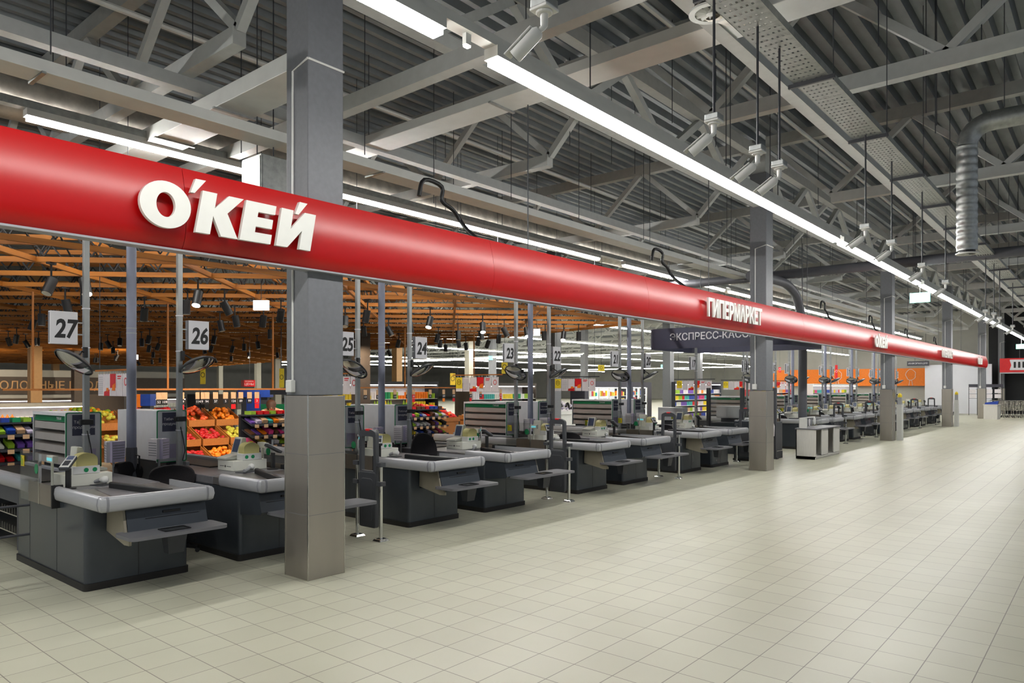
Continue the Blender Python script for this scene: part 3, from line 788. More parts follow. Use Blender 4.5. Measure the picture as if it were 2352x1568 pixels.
def gate_proto():
    t = thing('antitheft_gate', 'x', 'security gate')
    f = lambda x, z, y: (x, y, z)
    m = MB(); m.prism(rounded([(-.155, .14), (.155, .14), (.165, .82), (-.165, .82)], .04), f, -.035, .035); m.build('pedestal', 'charcoal', t, bevel=.012)
    m = MB(); m.prism(rounded([(-.10, .22), (.10, .22), (.12, .74), (-.12, .74)], .06), f, -.041, .041); m.build('inlay', 'charcoal', t, bevel=.006)
    m = MB(); o = rounded([(-.165, .78), (.165, .78), (.155, 1.30), (.07, 1.335), (-.07, 1.335), (-.155, 1.30)], .03); q = rounded([(-.115, .83), (.115, .83), (.108, 1.245), (.05, 1.25), (-.05, 1.25), (-.108, 1.245)], .015)
    m.strip(o, q, f, -.025, .025); m.build('loop_frame', 'charcoal', t, bevel=.006)
    m = MB(); m.box(-.04, .04, -.028, .028, 1.315, 1.342); m.build('alarm_lamp', 'redpaint', t, bevel=.006)
    for s in (-1, 1):
        X = s * .225
        m = MB(); m.tube([(X, .0, .0), (X, .0, .93)], .024, 14); m.build('post', 'chrome', t, smooth=50)
        m = MB(); m.add([(X - .075, -.075, 0), (X + .075, -.075, 0), (X + .075, .075, 0), (X - .075, .075, 0), (X - .055, -.055, .03), (X + .055, -.055, .03), (X + .055, .055, .03), (X - .055, .055, .03)], [(3, 2, 1, 0), (4, 5, 6, 7), (0, 1, 5, 4), (1, 2, 6, 5), (2, 3, 7, 6), (3, 0, 4, 7)]); m.build('post_foot', 'chrome', t, bevel=.006)
        for z in (.66, .89):
            m = MB(); m.prism(rounded([(X - s * .045 - .0, -.045), (X - s * .045, .045), (X + s * .045, .045), (X + s * .045, -.045)][::-s], .02), lambda x, y, zz: (x, y, zz), z, z + .05); m.box(min(X, s * .14), max(X, s * .14), -.018, .018, z + .008, z + .042); m.build('clamp', 'charcoal', t)
    return t
def cabinet_proto(mir):
    """tobacco cabinet: steel shelves face the customer, the door faces the gallery"""
    t = thing('tobacco_cabinet', 'x', 'cabinet')
    xf = (lambda x, y, z: (x, -y, z)) if mir else None
    B = lambda m, name, mat, **k: m.build(name, mat, t, xf=xf, flip=mir, **k)
    m = MB(); m.box(-1.16, 0, .36, .375, 0, .62); m.box(-1.16, -1.14, .02, .37, 0, .62); m.box(-1.14, 0, .02, .36, .585, .62); m.box(-1.14, 0, .1, .36, 0, .03); B(m, 'carcass', 'cabwhite')
    m = MB(); m.box(-1.16, 0, .37, .38, -.004, .62); B(m, 'back_panel', 'cabwhite')
    for k in range(4):
        z = .42 - k * .135
        m = MB(); m.prism([(.03, z), (.035, z + .085), (.05, z + .09), (.16, z + .125), (.16, z + .115), (.05, z + .0)], lambda y, zz, x: (x, y, zz), -1.13, -.01); B(m, 'steel_shelf', 'cabshelf')
    m = MB(); m.box(-1.13, -.02, .14, .15, .02, .58); B(m, 'inner_back', 'cabshelf')
    m = MB(); m.add([(-1.12, .025, .525), (-.02, .025, .525), (-.02, .045, .585), (-1.12, .045, .585)], [(0, 1, 2, 3), (3, 2, 1, 0)]); m.box(-1.12, -.02, .03, .06, .515, .525); B(m, 'header_strip', 'green')
    o = text('ТАБАК', .05, 'cabwhite', (-.28, .030 if not mir else -.030, .548), '-Y' if not mir else '+Y', t, ext=.001)
    m = MB(); m.box(0, .02, 0, .38, -.03, .63); B(m, 'door', 'cabwhite', bevel=.006)
    m = MB(); m.strip(rounded([(0, -.03), (.38, -.03), (.38, .63), (0, .63)], .03), rounded([(.012, -.018), (.368, -.018), (.368, .618), (.012, .618)], .025), lambda y, z, x: (x, y, z), .018, .026); B(m, 'green_edge', 'green')
    m = MB(); m.box(.02, .025, .07, .31, .36, .60); B(m, 'notice', 'navy')
    for z, s_ in ((.515, 'Табачная'), (.455, 'продукция')):
        text(s_, .046, 'sign_white', (.026, .19 if not mir else -.19, z), '+X', t, ext=.0008)
    m = MB(); m.box(.02, .026, .05, .32, .02, .2); B(m, 'document_pocket', 'lilac')
    return t

POLES = []          # (y, lane, side)
def mirror_proto(s):
    t = thing('convex_mirror', 'x', 'mirror')
    n = Vector((.08, -.62, -.78) if s < 0 else (.44, .2, -.88)).normalized(); u = n.orthogonal(); u = Vector((0, 0, 1)).cross(n).normalized(); w = n.cross(u)
    mt = Matrix((u, w, n)).transposed(); c = Vector((.10, s * .17, .0))
    prof = [(.215 * math.sin(a * R(3.4)) / math.sin(R(34)), .30 * (math.cos(a * R(3.4)) - math.cos(R(34)))) for a in range(10, -1, -1)]
    prof[-1] = (.001, prof[-1][1])
    m = MB(); m.lathe(prof, c, 28, mt, cap=False); m.build('mirror_face', 'mirror', t, smooth=80)
    m = MB(); m.lathe([(.224, -.006), (.224, .008), (.212, .012)], c, 28, mt, cap=False); m.lathe([(.224, -.006), (.16, -.05), (.03, -.06)], c, 28, mt); m.build('mirror_back', 'charcoal', t, smooth=60)
    b = c - n * .06
    m = MB(); m.tube([(0.02, s * .03, .12), (.0, s * .06, .13), tuple(b.lerp(Vector((0, s * .06, .13)), .4)), tuple(b)], .011, 8); m.build('arm', 'black', t, smooth=50)
    m = MB(); m.box(-.02, .03, -.02 + s * .02, .02 + s * .02, .06, .18); m.build('bracket', 'black', t)
    return t

def build_checkouts():
    D = [build_desk(False, False), build_desk(True, True)]
    REG = [register_proto(False), register_proto(True)]
    TER = [terminal_proto(False), terminal_proto(True)]
    SCN = scanner_proto(); CH = [chair_proto(True), chair_proto(False)]; CAB = [cabinet_proto(False), cabinet_proto(True)]
    used = {}
    def put(src, loc, label, group, rz=0):
        if src.name not in used:
            used[src.name] = 1; src.location = loc; src.rotation_euler = (0, 0, rz); src['label'] = label; src['group'] = group; return src
        return dup(src, loc, rz, label, group)
    for i, (pc, na, nb) in enumerate(PAIRS):
        far = i > 3
        for j, n in enumerate((na, nb)):
            y = pc - 1.215 if j == 0 else pc + 1.215; s = 1 if j == 0 else -1
            put(D[j], (DX, y, 0), 'dark grey checkout desk with grey bumper rim, under lane sign %d' % n, 'checkout desks')
            put(REG[j], (DX - 1.02, y + s * .33, .855), 'cream cash register with yellowed printer cover on the lane %d desk' % n, 'cash registers')
            put(TER[j], (DX - .72, y + s * .10, .856), 'grey card terminal on a black stand on the lane %d desk' % n, 'card terminals', rz=R(48) if j == 0 else 0)
            if not far:
                put(SCN, (DX - .80 + .1 * j, y + s * .42, .856), 'white handheld barcode scanner lying on the lane %d desk' % n, 'barcode scanners', rz=.3 if j == 0 else 1.9)
            ct = CH[0] if n in (24, 25, 9) else CH[1]
            put(ct, (DX - (.95 if j == 0 else 1.75), pc, 0), '%s office chair behind the lane %d desk' % ('tall dark backed' if ct is CH[0] else 'low black', n), 'cashier chairs', rz=R(-25) if j == 0 else R(35))
            put(CAB[j], (-9.22, pc - .70 if j == 0 else pc + .70, .93), 'white tobacco cabinet with green door edge behind lane %d' % n, 'tobacco cabinets')
    # the low stands that carry the cabinets
    base = None
    for i, (pc, na, nb) in enumerate(PAIRS):
        for j, n in enumerate((na, nb)):
            lab = 'dark steel stand under the tobacco cabinet of lane %d' % n
            y = pc - .70 if j == 0 else pc + .70 - .38
            if base is None:
                base = thing('cabinet_stand', lab, 'stand', (-9.22, y, 0), group='stands under the cabinets')
                for xx in (-1.1, -.06):
                    for yy in (.17, .33):
                        m = MB(); m.box(xx - .02, xx + .02, yy - .02, yy + .02, 0, .875); m.build('leg', 'rack', base)
                m = MB(); m.box(-1.14, -.02, .14, .36, .87, .93); m.build('top_rail', 'rack', base)
            else: dup(base, (-9.22, y, 0), 0, lab)
    # poles with lane signs, mirrors and little cameras
    MR = [mirror_proto(-1), mirror_proto(1)]
    lanes = []
    for pc, na, nb in PAIRS: lanes += [(pc - .52, na, -1), (pc + .56, nb, 1)]
    lanes += [(18.9, 17, -1), (22.3, 16, 1), (25.1, 15, -1)]
    pole = sign = cm = None
    for y, n, s in lanes:
        X = -9.10
        lab = 'thin square grey post rising from the lane %d desk to the fascia' % n
        if pole is None:
            pole = thing('sign_post', lab, 'post', (X, y, .0), group='lane sign posts')
            m = MB(); m.box(-.03, .03, -.03, .03, 0, 3.75); m.build('post_tube', 'pole', pole, bevel=.004)
            m = MB(); m.box(-.06, .06, -.06, .06, 0, .012); m.build('foot_plate', 'pole', pole)
            m = MB(); m.tube([(.033, .0, 1.35), (.04, .03, 1.2), (.045, .05, 1.05), (.045, .02, .92)], .006, 6); m.build('cable', 'black', pole, smooth=50)
            m = MB()
            for z in (1.3, 2.3, 2.75): m.box(-.034, .034, -.034, .034, z, z + .012)
            m.build('cable_tie', 'sign_white', pole)
        else: dup(pole, (X, y, 0), 0, lab)
        # sign: its white face looks at the gallery
        t = thing('lane_sign', 'white square sign box reading %d beside its post' % n, 'sign', (X, y + s * .235, 2.52), group='lane number signs')
        m = MB(); m.box(-.035, .03, -.14, .14, -.185, .185); m.build('sign_box', 'sign_white', t, bevel=.006)
        m = MB(); m.box(-.036, .031, -.1405, -.13, -.184, .184) if s > 0 else m.box(-.02, .02, -.1415, -.139, -.17, .17); m.build('side_channel', 'bumper_cap', t)
        m = MB(); m.box(-.012, .012, -.23 if s > 0 else .13, -.13 if s > 0 else .23, .06, .075); m.box(-.012, .012, -.23 if s > 0 else .13, -.13 if s > 0 else .23, -.075, -.06); m.build('bracket', 'pole', t)
        text(str(n), .285, 'numblack', (.0315, .012, -.02), '+X', t, ext=.0008, off=.009, name='number', sx=.76, shear=.14)
        k = 0 if s < 0 else 1
        if n > 17 or n < 14:
            lab = 'round convex mirror on an arm from the post of lane %d' % n
            put(MR[k], (X + .03, y, 2.13), lab, 'convex mirrors')
            lab = 'small black box camera strapped to the post of lane %d' % n
            if cm is None:
                cm = thing('payment_camera', lab, 'camera', (X, y, 1.45), group='small cameras on the posts')
                m = MB(); m.box(.03, .09, -.09, .05, -.03, .03); m.build('camera_body', 'black', cm, bevel=.006)
                m = MB(); m.box(-.034, .036, -.034, .034, -.008, .008); m.build('strap', 'sign_white', cm)
                m = MB(); m.lathe([(.014, 0), (.014, .006)], (.09, -.06, 0), 10, Matrix(((0, 0, 1), (0, 1, 0), (-1, 0, 0)))); m.build('lens', 'blackgloss', cm)
            else: dup(cm, (X, y, 1.45), 0, lab)
    # bluish cable pipe in the middle of each pair
    pp = None
    for i, (pc, na, nb) in enumerate(PAIRS):
        lab = 'round bluish cable pipe standing between lanes %d and %d' % (na, nb)
        if pp is None:
            pp = thing('cable_pipe', lab, 'pipe', (-9.15, pc + .0, 0), group='cable pipes between the lanes')
            m = MB(); m.tube([(0, 0, 1.05), (0, 0, 3.8)], .055, 14); m.build('upper_pipe', 'pipe', pp, smooth=50)
            m = MB(); m.tube([(0, 0, 0), (0, 0, 1.1), (0, 0, 1.12)], [.064, .064, .06], 14); m.build('lower_sleeve', 'pipedark', pp, smooth=50)
            m = MB(); m.tube([(.06, .03, .85), (.1, .05, .86), (.1, .05, 1.02), (.06, .03, 1.03)], .01, 6); m.build('sleeve_handle', 'black', pp, smooth=50)
            m = MB()
            for z in (2.5, 2.56): m.tube([(0, 0, z), (0, 0, z + .01)], .058, 14)
            m.build('clamp_ring', 'pole', pp)
        else: dup(pp, (-9.15, pc + .0, 0), 0, lab)
    # gates in the lanes between the pairs
    g = gate_proto(); first = True
    for y, nn in ((5.61, '26 and 25'), (9.50, '24 and 23'), (13.32, '22 and 21'), (17.3, '20 and 17'), (25.05, '12 and 11'), (28.95, '10 and 9'), (32.8, '8 and 7'), (36.7, '6 and 5'), (40.6, '4 and 3')):
        lab = 'dark antitheft gate between two chrome posts, between lanes %s' % nn
        if first: g.location = (-7.01, y, 0); g['label'] = lab; g['group'] = 'antitheft gates'; first = False
        else: dup(g, (-7.01, y, 0), 0, lab)
    # brochure stands beside each pipe
    bh = None
    for i, (pc, na, nb) in enumerate(PAIRS[:6]):
        for j, n in enumerate((na, nb)):
            lab = 'clear rotating leaflet holder on a grey stem by the lane %d cabinet' % n
            loc = (-8.95, pc - .28 if j == 0 else pc + .24, 0)
            if bh is None:
                bh = thing('leaflet_stand', lab, 'leaflet stand', loc, group='leaflet stands')
                m = MB(); m.tube([(0, 0, 0), (0, 0, 1.0)], .014, 8); m.lathe([(.12, 0), (.12, .012)], n=16); m.build('stem', 'pole', bh, smooth=50)
                for k in range(3):
                    a = k * R(120) + .3; c, s_ = math.cos(a), math.sin(a)
                    m = MB(); P = [(.04, -.085), (.085, -.085), (.085, .085), (.04, .085)]
                    m.prism([(x * c - y * s_, x * s_ + y * c) for x, y in P], lambda x, y, z: (x, y, z), .98, 1.22); m.build('leaflet_pocket', 'paper' if k else 'lilac', bh)
                    m = MB(); P = [(.0852, -.075), (.087, -.075), (.087, .075), (.0852, .075)]
                    for r in range(6): m.prism([(x * c - y * s_, x * s_ + y * c) for x, y in P], lambda x, y, z: (x, y, z), 1.02 + r * .03, 1.028 + r * .03)
                    m.build('printed_lines', 'bumper_cap', bh)
            else: dup(bh, loc, .4 * j, lab)
    # clear screens with yellow holder at the customer side
    ps = None
    for i, (pc, na, nb) in enumerate(PAIRS[:6]):
        for j, n in enumerate((na, nb)):
            lab = 'clear acrylic screen with a yellow card pocket on the lane %d desk' % n
            loc = (DX - 1.28, pc - 1.275 if j == 0 else pc + 1.275, .70)
            if ps is None:
                ps = thing('acrylic_screen', lab, 'screen', loc, group='acrylic screens')
                m = MB(); m.prism(rounded([(-.3, 0), (.28, 0), (.28, .5), (-.3, .5)], .03), lambda x, z, y: (x, y, z), -.004, .004); m.build('clear_panel', 'clear_tint', ps)
                m = MB(); m.box(-.26, -.16, -.010, -.005, .34, .45); m.build('card_pocket', 'yellow', ps)
                m = MB(); m.box(-.25, -.225, -.012, -.01, .35, .44); m.box(-.21, -.19, -.012, -.01, .35, .42); m.build('card_print', 'lime', ps)
                m = MB(); m.lathe([(.05, 0), (.05, .003)], (.2, -.008, .34), 18, Matrix(((1, 0, 0), (0, 0, 1), (0, -1, 0)))); m.build('round_sticker', 'green', ps)
                m = MB(); m.box(.275, .29, -.012, .012, 0, .49); m.build('edge_post', 'chrome', ps)
            else: dup(ps, loc, 0, lab)
    # lane entrance rails beside lane 27
    t = thing('entrance_gate', 'grey tubular swing gate beside the lane 27 desk', 'gate', (-8.0, 1.75, 0))
    m = MB(); m.tube([(.0, -.5, .0), (.0, -.5, .78)], .025, 10); m.build('gate_post', 'rack', t, smooth=50)
    m = MB(); m.tube([(0, -.5, .72), (0, .55, .72)], .013, 8); m.tube([(0, -.5, .44), (0, .55, .44)], .013, 8); m.tube([(0, .3, .72), (0, .3, .44)], .01, 8); m.tube([(0, .2, .72), (0, .2, .44)], .01, 8); m.build('gate_bars', 'rack', t, smooth=50)
build_checkouts()
# ================================================================== inside the shop
LZ0, LZ1 = 3.58, 4.13
POLY = [(-9.8, .5), (-9.8, 17.0), (-18.4, 19.6), (-25.2, 20.9), (-44, 27), (-60, 30), (-60, 9)]
def inpoly(x, y):
    r = False
    for i in range(len(POLY)):
        (x0, y0), (x1, y1) = POLY[i - 1], POLY[i]
        if (y0 > y) != (y1 > y) and x < (x1 - x0) * (y - y0) / (y1 - y0) + x0: r = not r
    return r
def roof(x, y): return 7.6
E1, E2 = Vector((.7071, .7071)), Vector((-.7071, .7071))
def clip_line(o, d):
    ts = []
    for i in range(len(POLY)):
        a, b = Vector(POLY[i]), Vector(POLY[(i + 1) % len(POLY)]); e = b - a
        den = d.x * e.y - d.y * e.x
        if abs(den) < 1e-9: continue
        w = a - o; t = (w.x * e.y - w.y * e.x) / den; s = (w.x * d.y - w.y * d.x) / den
        if 0 <= s <= 1: ts.append(t)
    return (min(ts), max(ts)) if len(ts) >= 2 else None
def girder(a, b, label, group, dz=0.0, step=.62):
    a, b = Vector((*a, 0)), Vector((*b, 0)); L = (b - a).length; ang = math.atan2(b.y - a.y, b.x - a.x)
    t = thing('timber_girder', label, 'timber girder', (a.x, a.y, LZ0 + dz), ang, group)
    m = MB(); m.box(0, L, -.024, .024, -.036, .036); m.build('lower_chord', WOOD, t)
    m = MB(); m.box(0, L, -.024, .024, LZ1 - LZ0 - .036, LZ1 - LZ0 + .036); m.build('upper_chord', WOOD, t)
    m = MB(); x = .1; h = LZ1 - LZ0 - .05
    while x < L - step:
        for p, q in (((x, .05), (x + step * .45, h)), ((x + step * .45, h), (x + step, .05))):
            m.beam((p[0], 0, p[1]), (q[0], 0, q[1]), .018, .018)
        x += step
    if m.v: m.build('wire_web', 'black', t)
def build_lattice():
    d = 4.0; k = 0
    while d < 62:
        c = clip_line(E2 * d, E1)
        if c and c[1] - c[0] > 1: girder(E2 * d + E1 * c[0], E2 * d + E1 * c[1], 'timber girder of the lattice ceiling, running across the view', 'timber girders across', step=.62 if d < 26 else 1.3)
        d += 1.25; k += 1
    s = -36.0
    while s < 6:
        c = clip_line(E1 * s, E2)
        if c and c[1] - c[0] > 1: girder(E1 * s + E2 * c[0], E1 * s + E2 * c[1], 'timber girder of the lattice ceiling, running away from the camera', 'timber girders lengthwise', dz=.004, step=1.0)
        s += 1.9
    girder((-9.78, .5), (-9.78, 17.0), 'timber edge girder just behind the red fascia', None)
    girder((-9.8, 17.02), (-25.2, 20.95), 'timber edge girder at the open end of the lattice ceiling', None)

SPOTS = [(137,662,0),(231,668,1),(240,694,0),(155,704,0),(86,732,0),(54,741,0),(449,711,0),(481,695,1),(501,701,0),(361,728,0),(321,738,0),(646,724,0),(600,735,0),(551,740,0),(506,748,0),(610,764,0),(9,783,0),(29,777,0),(62,790,0),(85,784,0),(220,794,0),(250,791,0),(260,804,0),(273,785,0),(327,777,0),(307,783,0),(481,778,0),(379,798,0),(476,806,0),(499,803,0),(528,800,0),(560,797,0),(594,793,0),(349,801,0),(340,813,0),(214,826,0),(231,827,0),(255,821,0),(274,820,0),(318,834,0),(370,827,0),(353,831,0),(578,816,0),(628,814,0),(539,824,0),(492,827,0),(797,741,0),(840,763,0),(844,725,0),(889,757,0),(913,786,0),(941,752,0),(989,743,1),(1007,778,0),(1052,770,0),(1052,787,0),(1010,791,0),(1022,799,0),(978,802,0),(892,810,0),(1070,794,0),(1106,757,1),(1106,769,0),(1100,783,0),(1122,789,0),(1146,778,0),(1160,760,0),(1207,764,1),(1216,785,0),(1254,770,0),(1293,772,1),(1320,775,0)]
def build_spots():
    heads = {}
    for i, (u, v, lit) in enumerate(SPOTS):
        p = at_z(u, v, 3.22)
        q = Vector((p.x, p.y)); dd = q.dot(E2); q += E2 * (4.0 + 1.25 * round((dd - 4.0) / 1.25) - dd); p.x, p.y = q.x, q.y
        rnd = random.Random(i); yaw = rnd.uniform(0, 6.28); tilt = rnd.choice((0, .2, .35, .5)) if not lit else .45
        t = thing('track_spotlight', 'x', 'spotlight', (p.x, p.y, 3.545), 0, 'black spotlights under the lattice ceiling' if not lit else 'glowing spotlights under the lattice ceiling')
        t['label'] = 'black cylinder spotlight, unlit, hanging below the timber lattice' if not lit else 'black cylinder spotlight with a glowing lens, below the timber lattice'
        key = (lit, round(tilt, 2))
        if key not in heads:
            ms = []
            ax = Vector((math.sin(tilt), 0, -math.cos(tilt))); c = Vector((.03, 0, -.33))
            m = MB(); m.box(-.06, .06, -.03, .03, -.03, 0); m.tube([(0, 0, -.03), (0, 0, -.2), (0, .0, -.3)], .014, 6); ms.append(('mounting_arm', m.mesh('mounting_arm', [MATS['black']])))
            m = MB(); m.tube([c - ax * .12, c + ax * .12], .068, 14); ms.append(('lamp_housing', m.mesh('lamp_housing', [MATS['black']], 40)))
            m = MB(); m.tube([c + ax * .121, c + ax * .124], .058, 14); ms.append(('lens', m.mesh('lens', [MATS['spotlens' if lit else 'lens_off']])))
            heads[key] = ms
        if lit: yaw = math.atan2(-p.y, -p.x) + rnd.uniform(-.5, .5)
        t.rotation_euler[2] = yaw
        for nm, me in heads[key]:
            o = bpy.data.objects.new(nm, me); COL.objects.link(o); o.parent = t
    # added spot lamps, not tied to the fixtures, to brighten goods, pillars and sign
    for j, (x, y, tx, ty, e) in enumerate(((-12.2, 6.0, -14.3, 6.6, 260), (-12.4, 8.0, -14.4, 7.8, 230), (-13.5, 10.6, -15.6, 10.2, 200), (-17.5, 8.5, -20, 8, 260), (-20, 12, -23, 11, 260), (-24, 7, -26.5, 8, 300), (-17.5, 14, -20, 15.5, 240), (-11.6, 8.6, -12.0, 10.8, 110), (-11.5, 4.9, -12, 6.7, 160), (-30, 9, -34, 10, 500), (-33, 14, -40, 12, 700), (-36, 9, -41, 10, 500), (-22, 4.5, -26, 6.5, 380), (-28, 16, -30, 18, 400), (-16.5, 16, -18.5, 17.5, 300), (-18, 11, -20, 13, 320))):
        ld = bpy.data.lights.new('fill_beam', 'SPOT'); ld.energy = e; ld.color = (1, .82, .6); ld.spot_size = R(80); ld.spot_blend = .7; ld.shadow_soft_size = .05
        o = bpy.data.objects.new('fill_beam', ld); COL.objects.link(o); o.location = (x, y, 3.15)
        o.rotation_euler = (Vector((tx, ty, .9)) - o.location).to_track_quat('-Z', 'Y').to_euler()

def build_store_pillars():
    for (u, v0, wpx, mat, lab) in ((80, 795, 23, 'tan', 'tan square pillar in front of the dairy sign'), (127, 843, 13, 'tan', 'slimmer tan pillar further back at the dairy sign'), (178, 850, 20, 'brown_sign', 'dark brown pillar behind the first lane sign post'),
                                   (505, 800, 10, 'greypillar', 'pale slim pillar behind the hanging price tags'), (592, 815, 11, 'greypillar', 'pale pillar behind the red price check sign'), (635, 800, 16, 'greypillar', 'pale wide pillar beside the yellow banner'), (829, 780, 30, 'brown_sign', 'brown pillar standing behind lane sign 25'), (912, 800, 17, 'tan', 'tan pillar behind the post of lane 24'), (1077, 800, 14, 'greypillar', 'pale pillar behind lane sign 24'),
                                   (1131, 780, 13, 'shaft', 'grey pillar with an exit sign beside lane sign 23'), (1272, 760, 24, 'shaft', 'grey shop pillar behind lane sign 22'), (1342, 800, 13, 'shaft', 'slim grey shop pillar behind lane sign 21'), (1535, 800, 19, 'shaft', 'grey shop pillar under the express sign'), (1605, 810, 13, 'shaft', 'distant grey pillar right of the lane 17 post')):
        tt = .42 * FPX / wpx; r = (u - 1176) / FPX * tt; X, Y = r * CS - tt * SN, r * SN + tt * CS
        m = MB(); m.box(-.21, .21, -.21, .21, 0, 7.3); o = m.build('shop_pillar', mat, loc=(X, Y, 0)); tag(o, lab, 'pillar', kind='thing')

GOODS = ['redpaint', 'yellow', 'orange', 'blue', 'teal', 'purple', 'pink', 'lime', 'brown', 'paper', 'cream', 'black', 'lilac', 'kraft']
GM = {}
def goods_mesh(kind, mat):
    if (kind, mat) in GM: return GM[(kind, mat)]
    m = MB()
    if kind == 'pack': m.prism(rounded([(-.05, -.035), (.05, -.035), (.05, .035), (-.05, .035)], .012, 2), lambda x, y, z: (x, y, z), 0, .1)
    elif kind == 'carton': m.box(-.05, .05, -.04, .04, 0, .2)
    elif kind == 'bottle': m.lathe([(.038, 0), (.04, .02), (.04, .15), (.016, .21), (.016, .25)], n=8)
    elif kind == 'bag': m.add([(-.08, -.03, 0), (.08, -.03, 0), (.08, .03, 0), (-.08, .03, 0), (-.07, 0, .2), (.07, 0, .2), (0, -.06, .1), (0, .06, .1)], [(0, 1, 6), (1, 5, 6), (5, 4, 6), (4, 0, 6), (2, 3, 7), (3, 4, 7), (4, 5, 7), (5, 2, 7), (0, 3, 2, 1), (0, 4, 3), (1, 2, 5)])
    GM[(kind, mat)] = m.mesh(kind, [MATS[mat]], 40)
    return GM[(kind, mat)]
def good(kind, mat, name, label, cat, group, loc, rot=(0, 0, 0), sc=(1, 1, 1)):
    o = bpy.data.objects.new(name, goods_mesh(kind, mat)); COL.objects.link(o)
    o.location = loc; o.rotation_euler = rot; o.scale = sc
    return tag(o, label, cat, group)

def build_racks():
    rnd = random.Random(3); base = None
    for i, pc in enumerate((3.9, 7.78, 11.36, 15.3, 19.9)):
        y0 = pc - 1.05; X = -11.75
        lab = 'dark snack rack with sloping trays behind lane %s' % ('27', '25', '23', '21', '17')[i]
        if base is None:
            base = thing('snack_rack', lab, 'shop rack', (X, y0, 0), group='snack racks at the checkouts')
            for yy in (0, .65, 1.3):
                m = MB(); m.box(-.3, -.24, yy - .02, yy + .02, 0, 1.34); m.build('upright', 'rack', base)
            m = MB(); m.box(-.31, -.24, -.02, 1.32, .06, 1.33); m.build('back_panel', 'rack', base)
            for z in (.42, .6, .78, .96, 1.16):
                m = MB(); m.prism([(-.25, z + .12), (.1, z), (.1, z + .035), (.09, z + .035), (.09, z + .015), (-.25, z + .135)], lambda x, zz, y: (x, y, zz), 0, 1.3); m.build('sloping_tray', 'rack', base)
                m = MB()
                for q in range(7): m.box(.1, .103, .06 + q * .18, .14 + q * .18, z - .03, z + .03)
                m.build('price_label', 'kraft', base)
            m = MB(); m.box(-.31, -.02, -.03, 1.33, 1.335, 1.36); m.build('top_shelf', 'rack', base)
            m = MB(); m.box(-.3, .15, 0, 1.3, 0, .3); m.build('plinth', 'rack', base)
        else: dup(base, (X, y0, 0), 0, lab)
        if i > 3: continue
        for z in (.42, .6, .78, .96, 1.16):
            for q in range(11):
                mt = rnd.choice(GOODS); y = y0 + .07 + q * .116
                good('carton' if rnd.random() < .6 else 'pack', mt, 'snack_pack', 'small packaged snack lying in a sloping tray of a checkout rack', 'snack', 'snack packs in the checkout racks', (X - .09, y, z + .082), (0, R(19), 0), (2.5, rnd.uniform(.9, 1.25), rnd.uniform(.18, .34)))
        for q in range(9):
            good('carton', rnd.choice(('blue', 'redpaint', 'lime', 'brown', 'green', 'paper')), 'gum_carton', 'small flat carton lying on top of a checkout rack', 'snack', 'flat cartons on the rack tops', (X - .16, y0 + .12 + q * .133, 1.36), (0, 0, 0), (2.2, 1.2, .3))

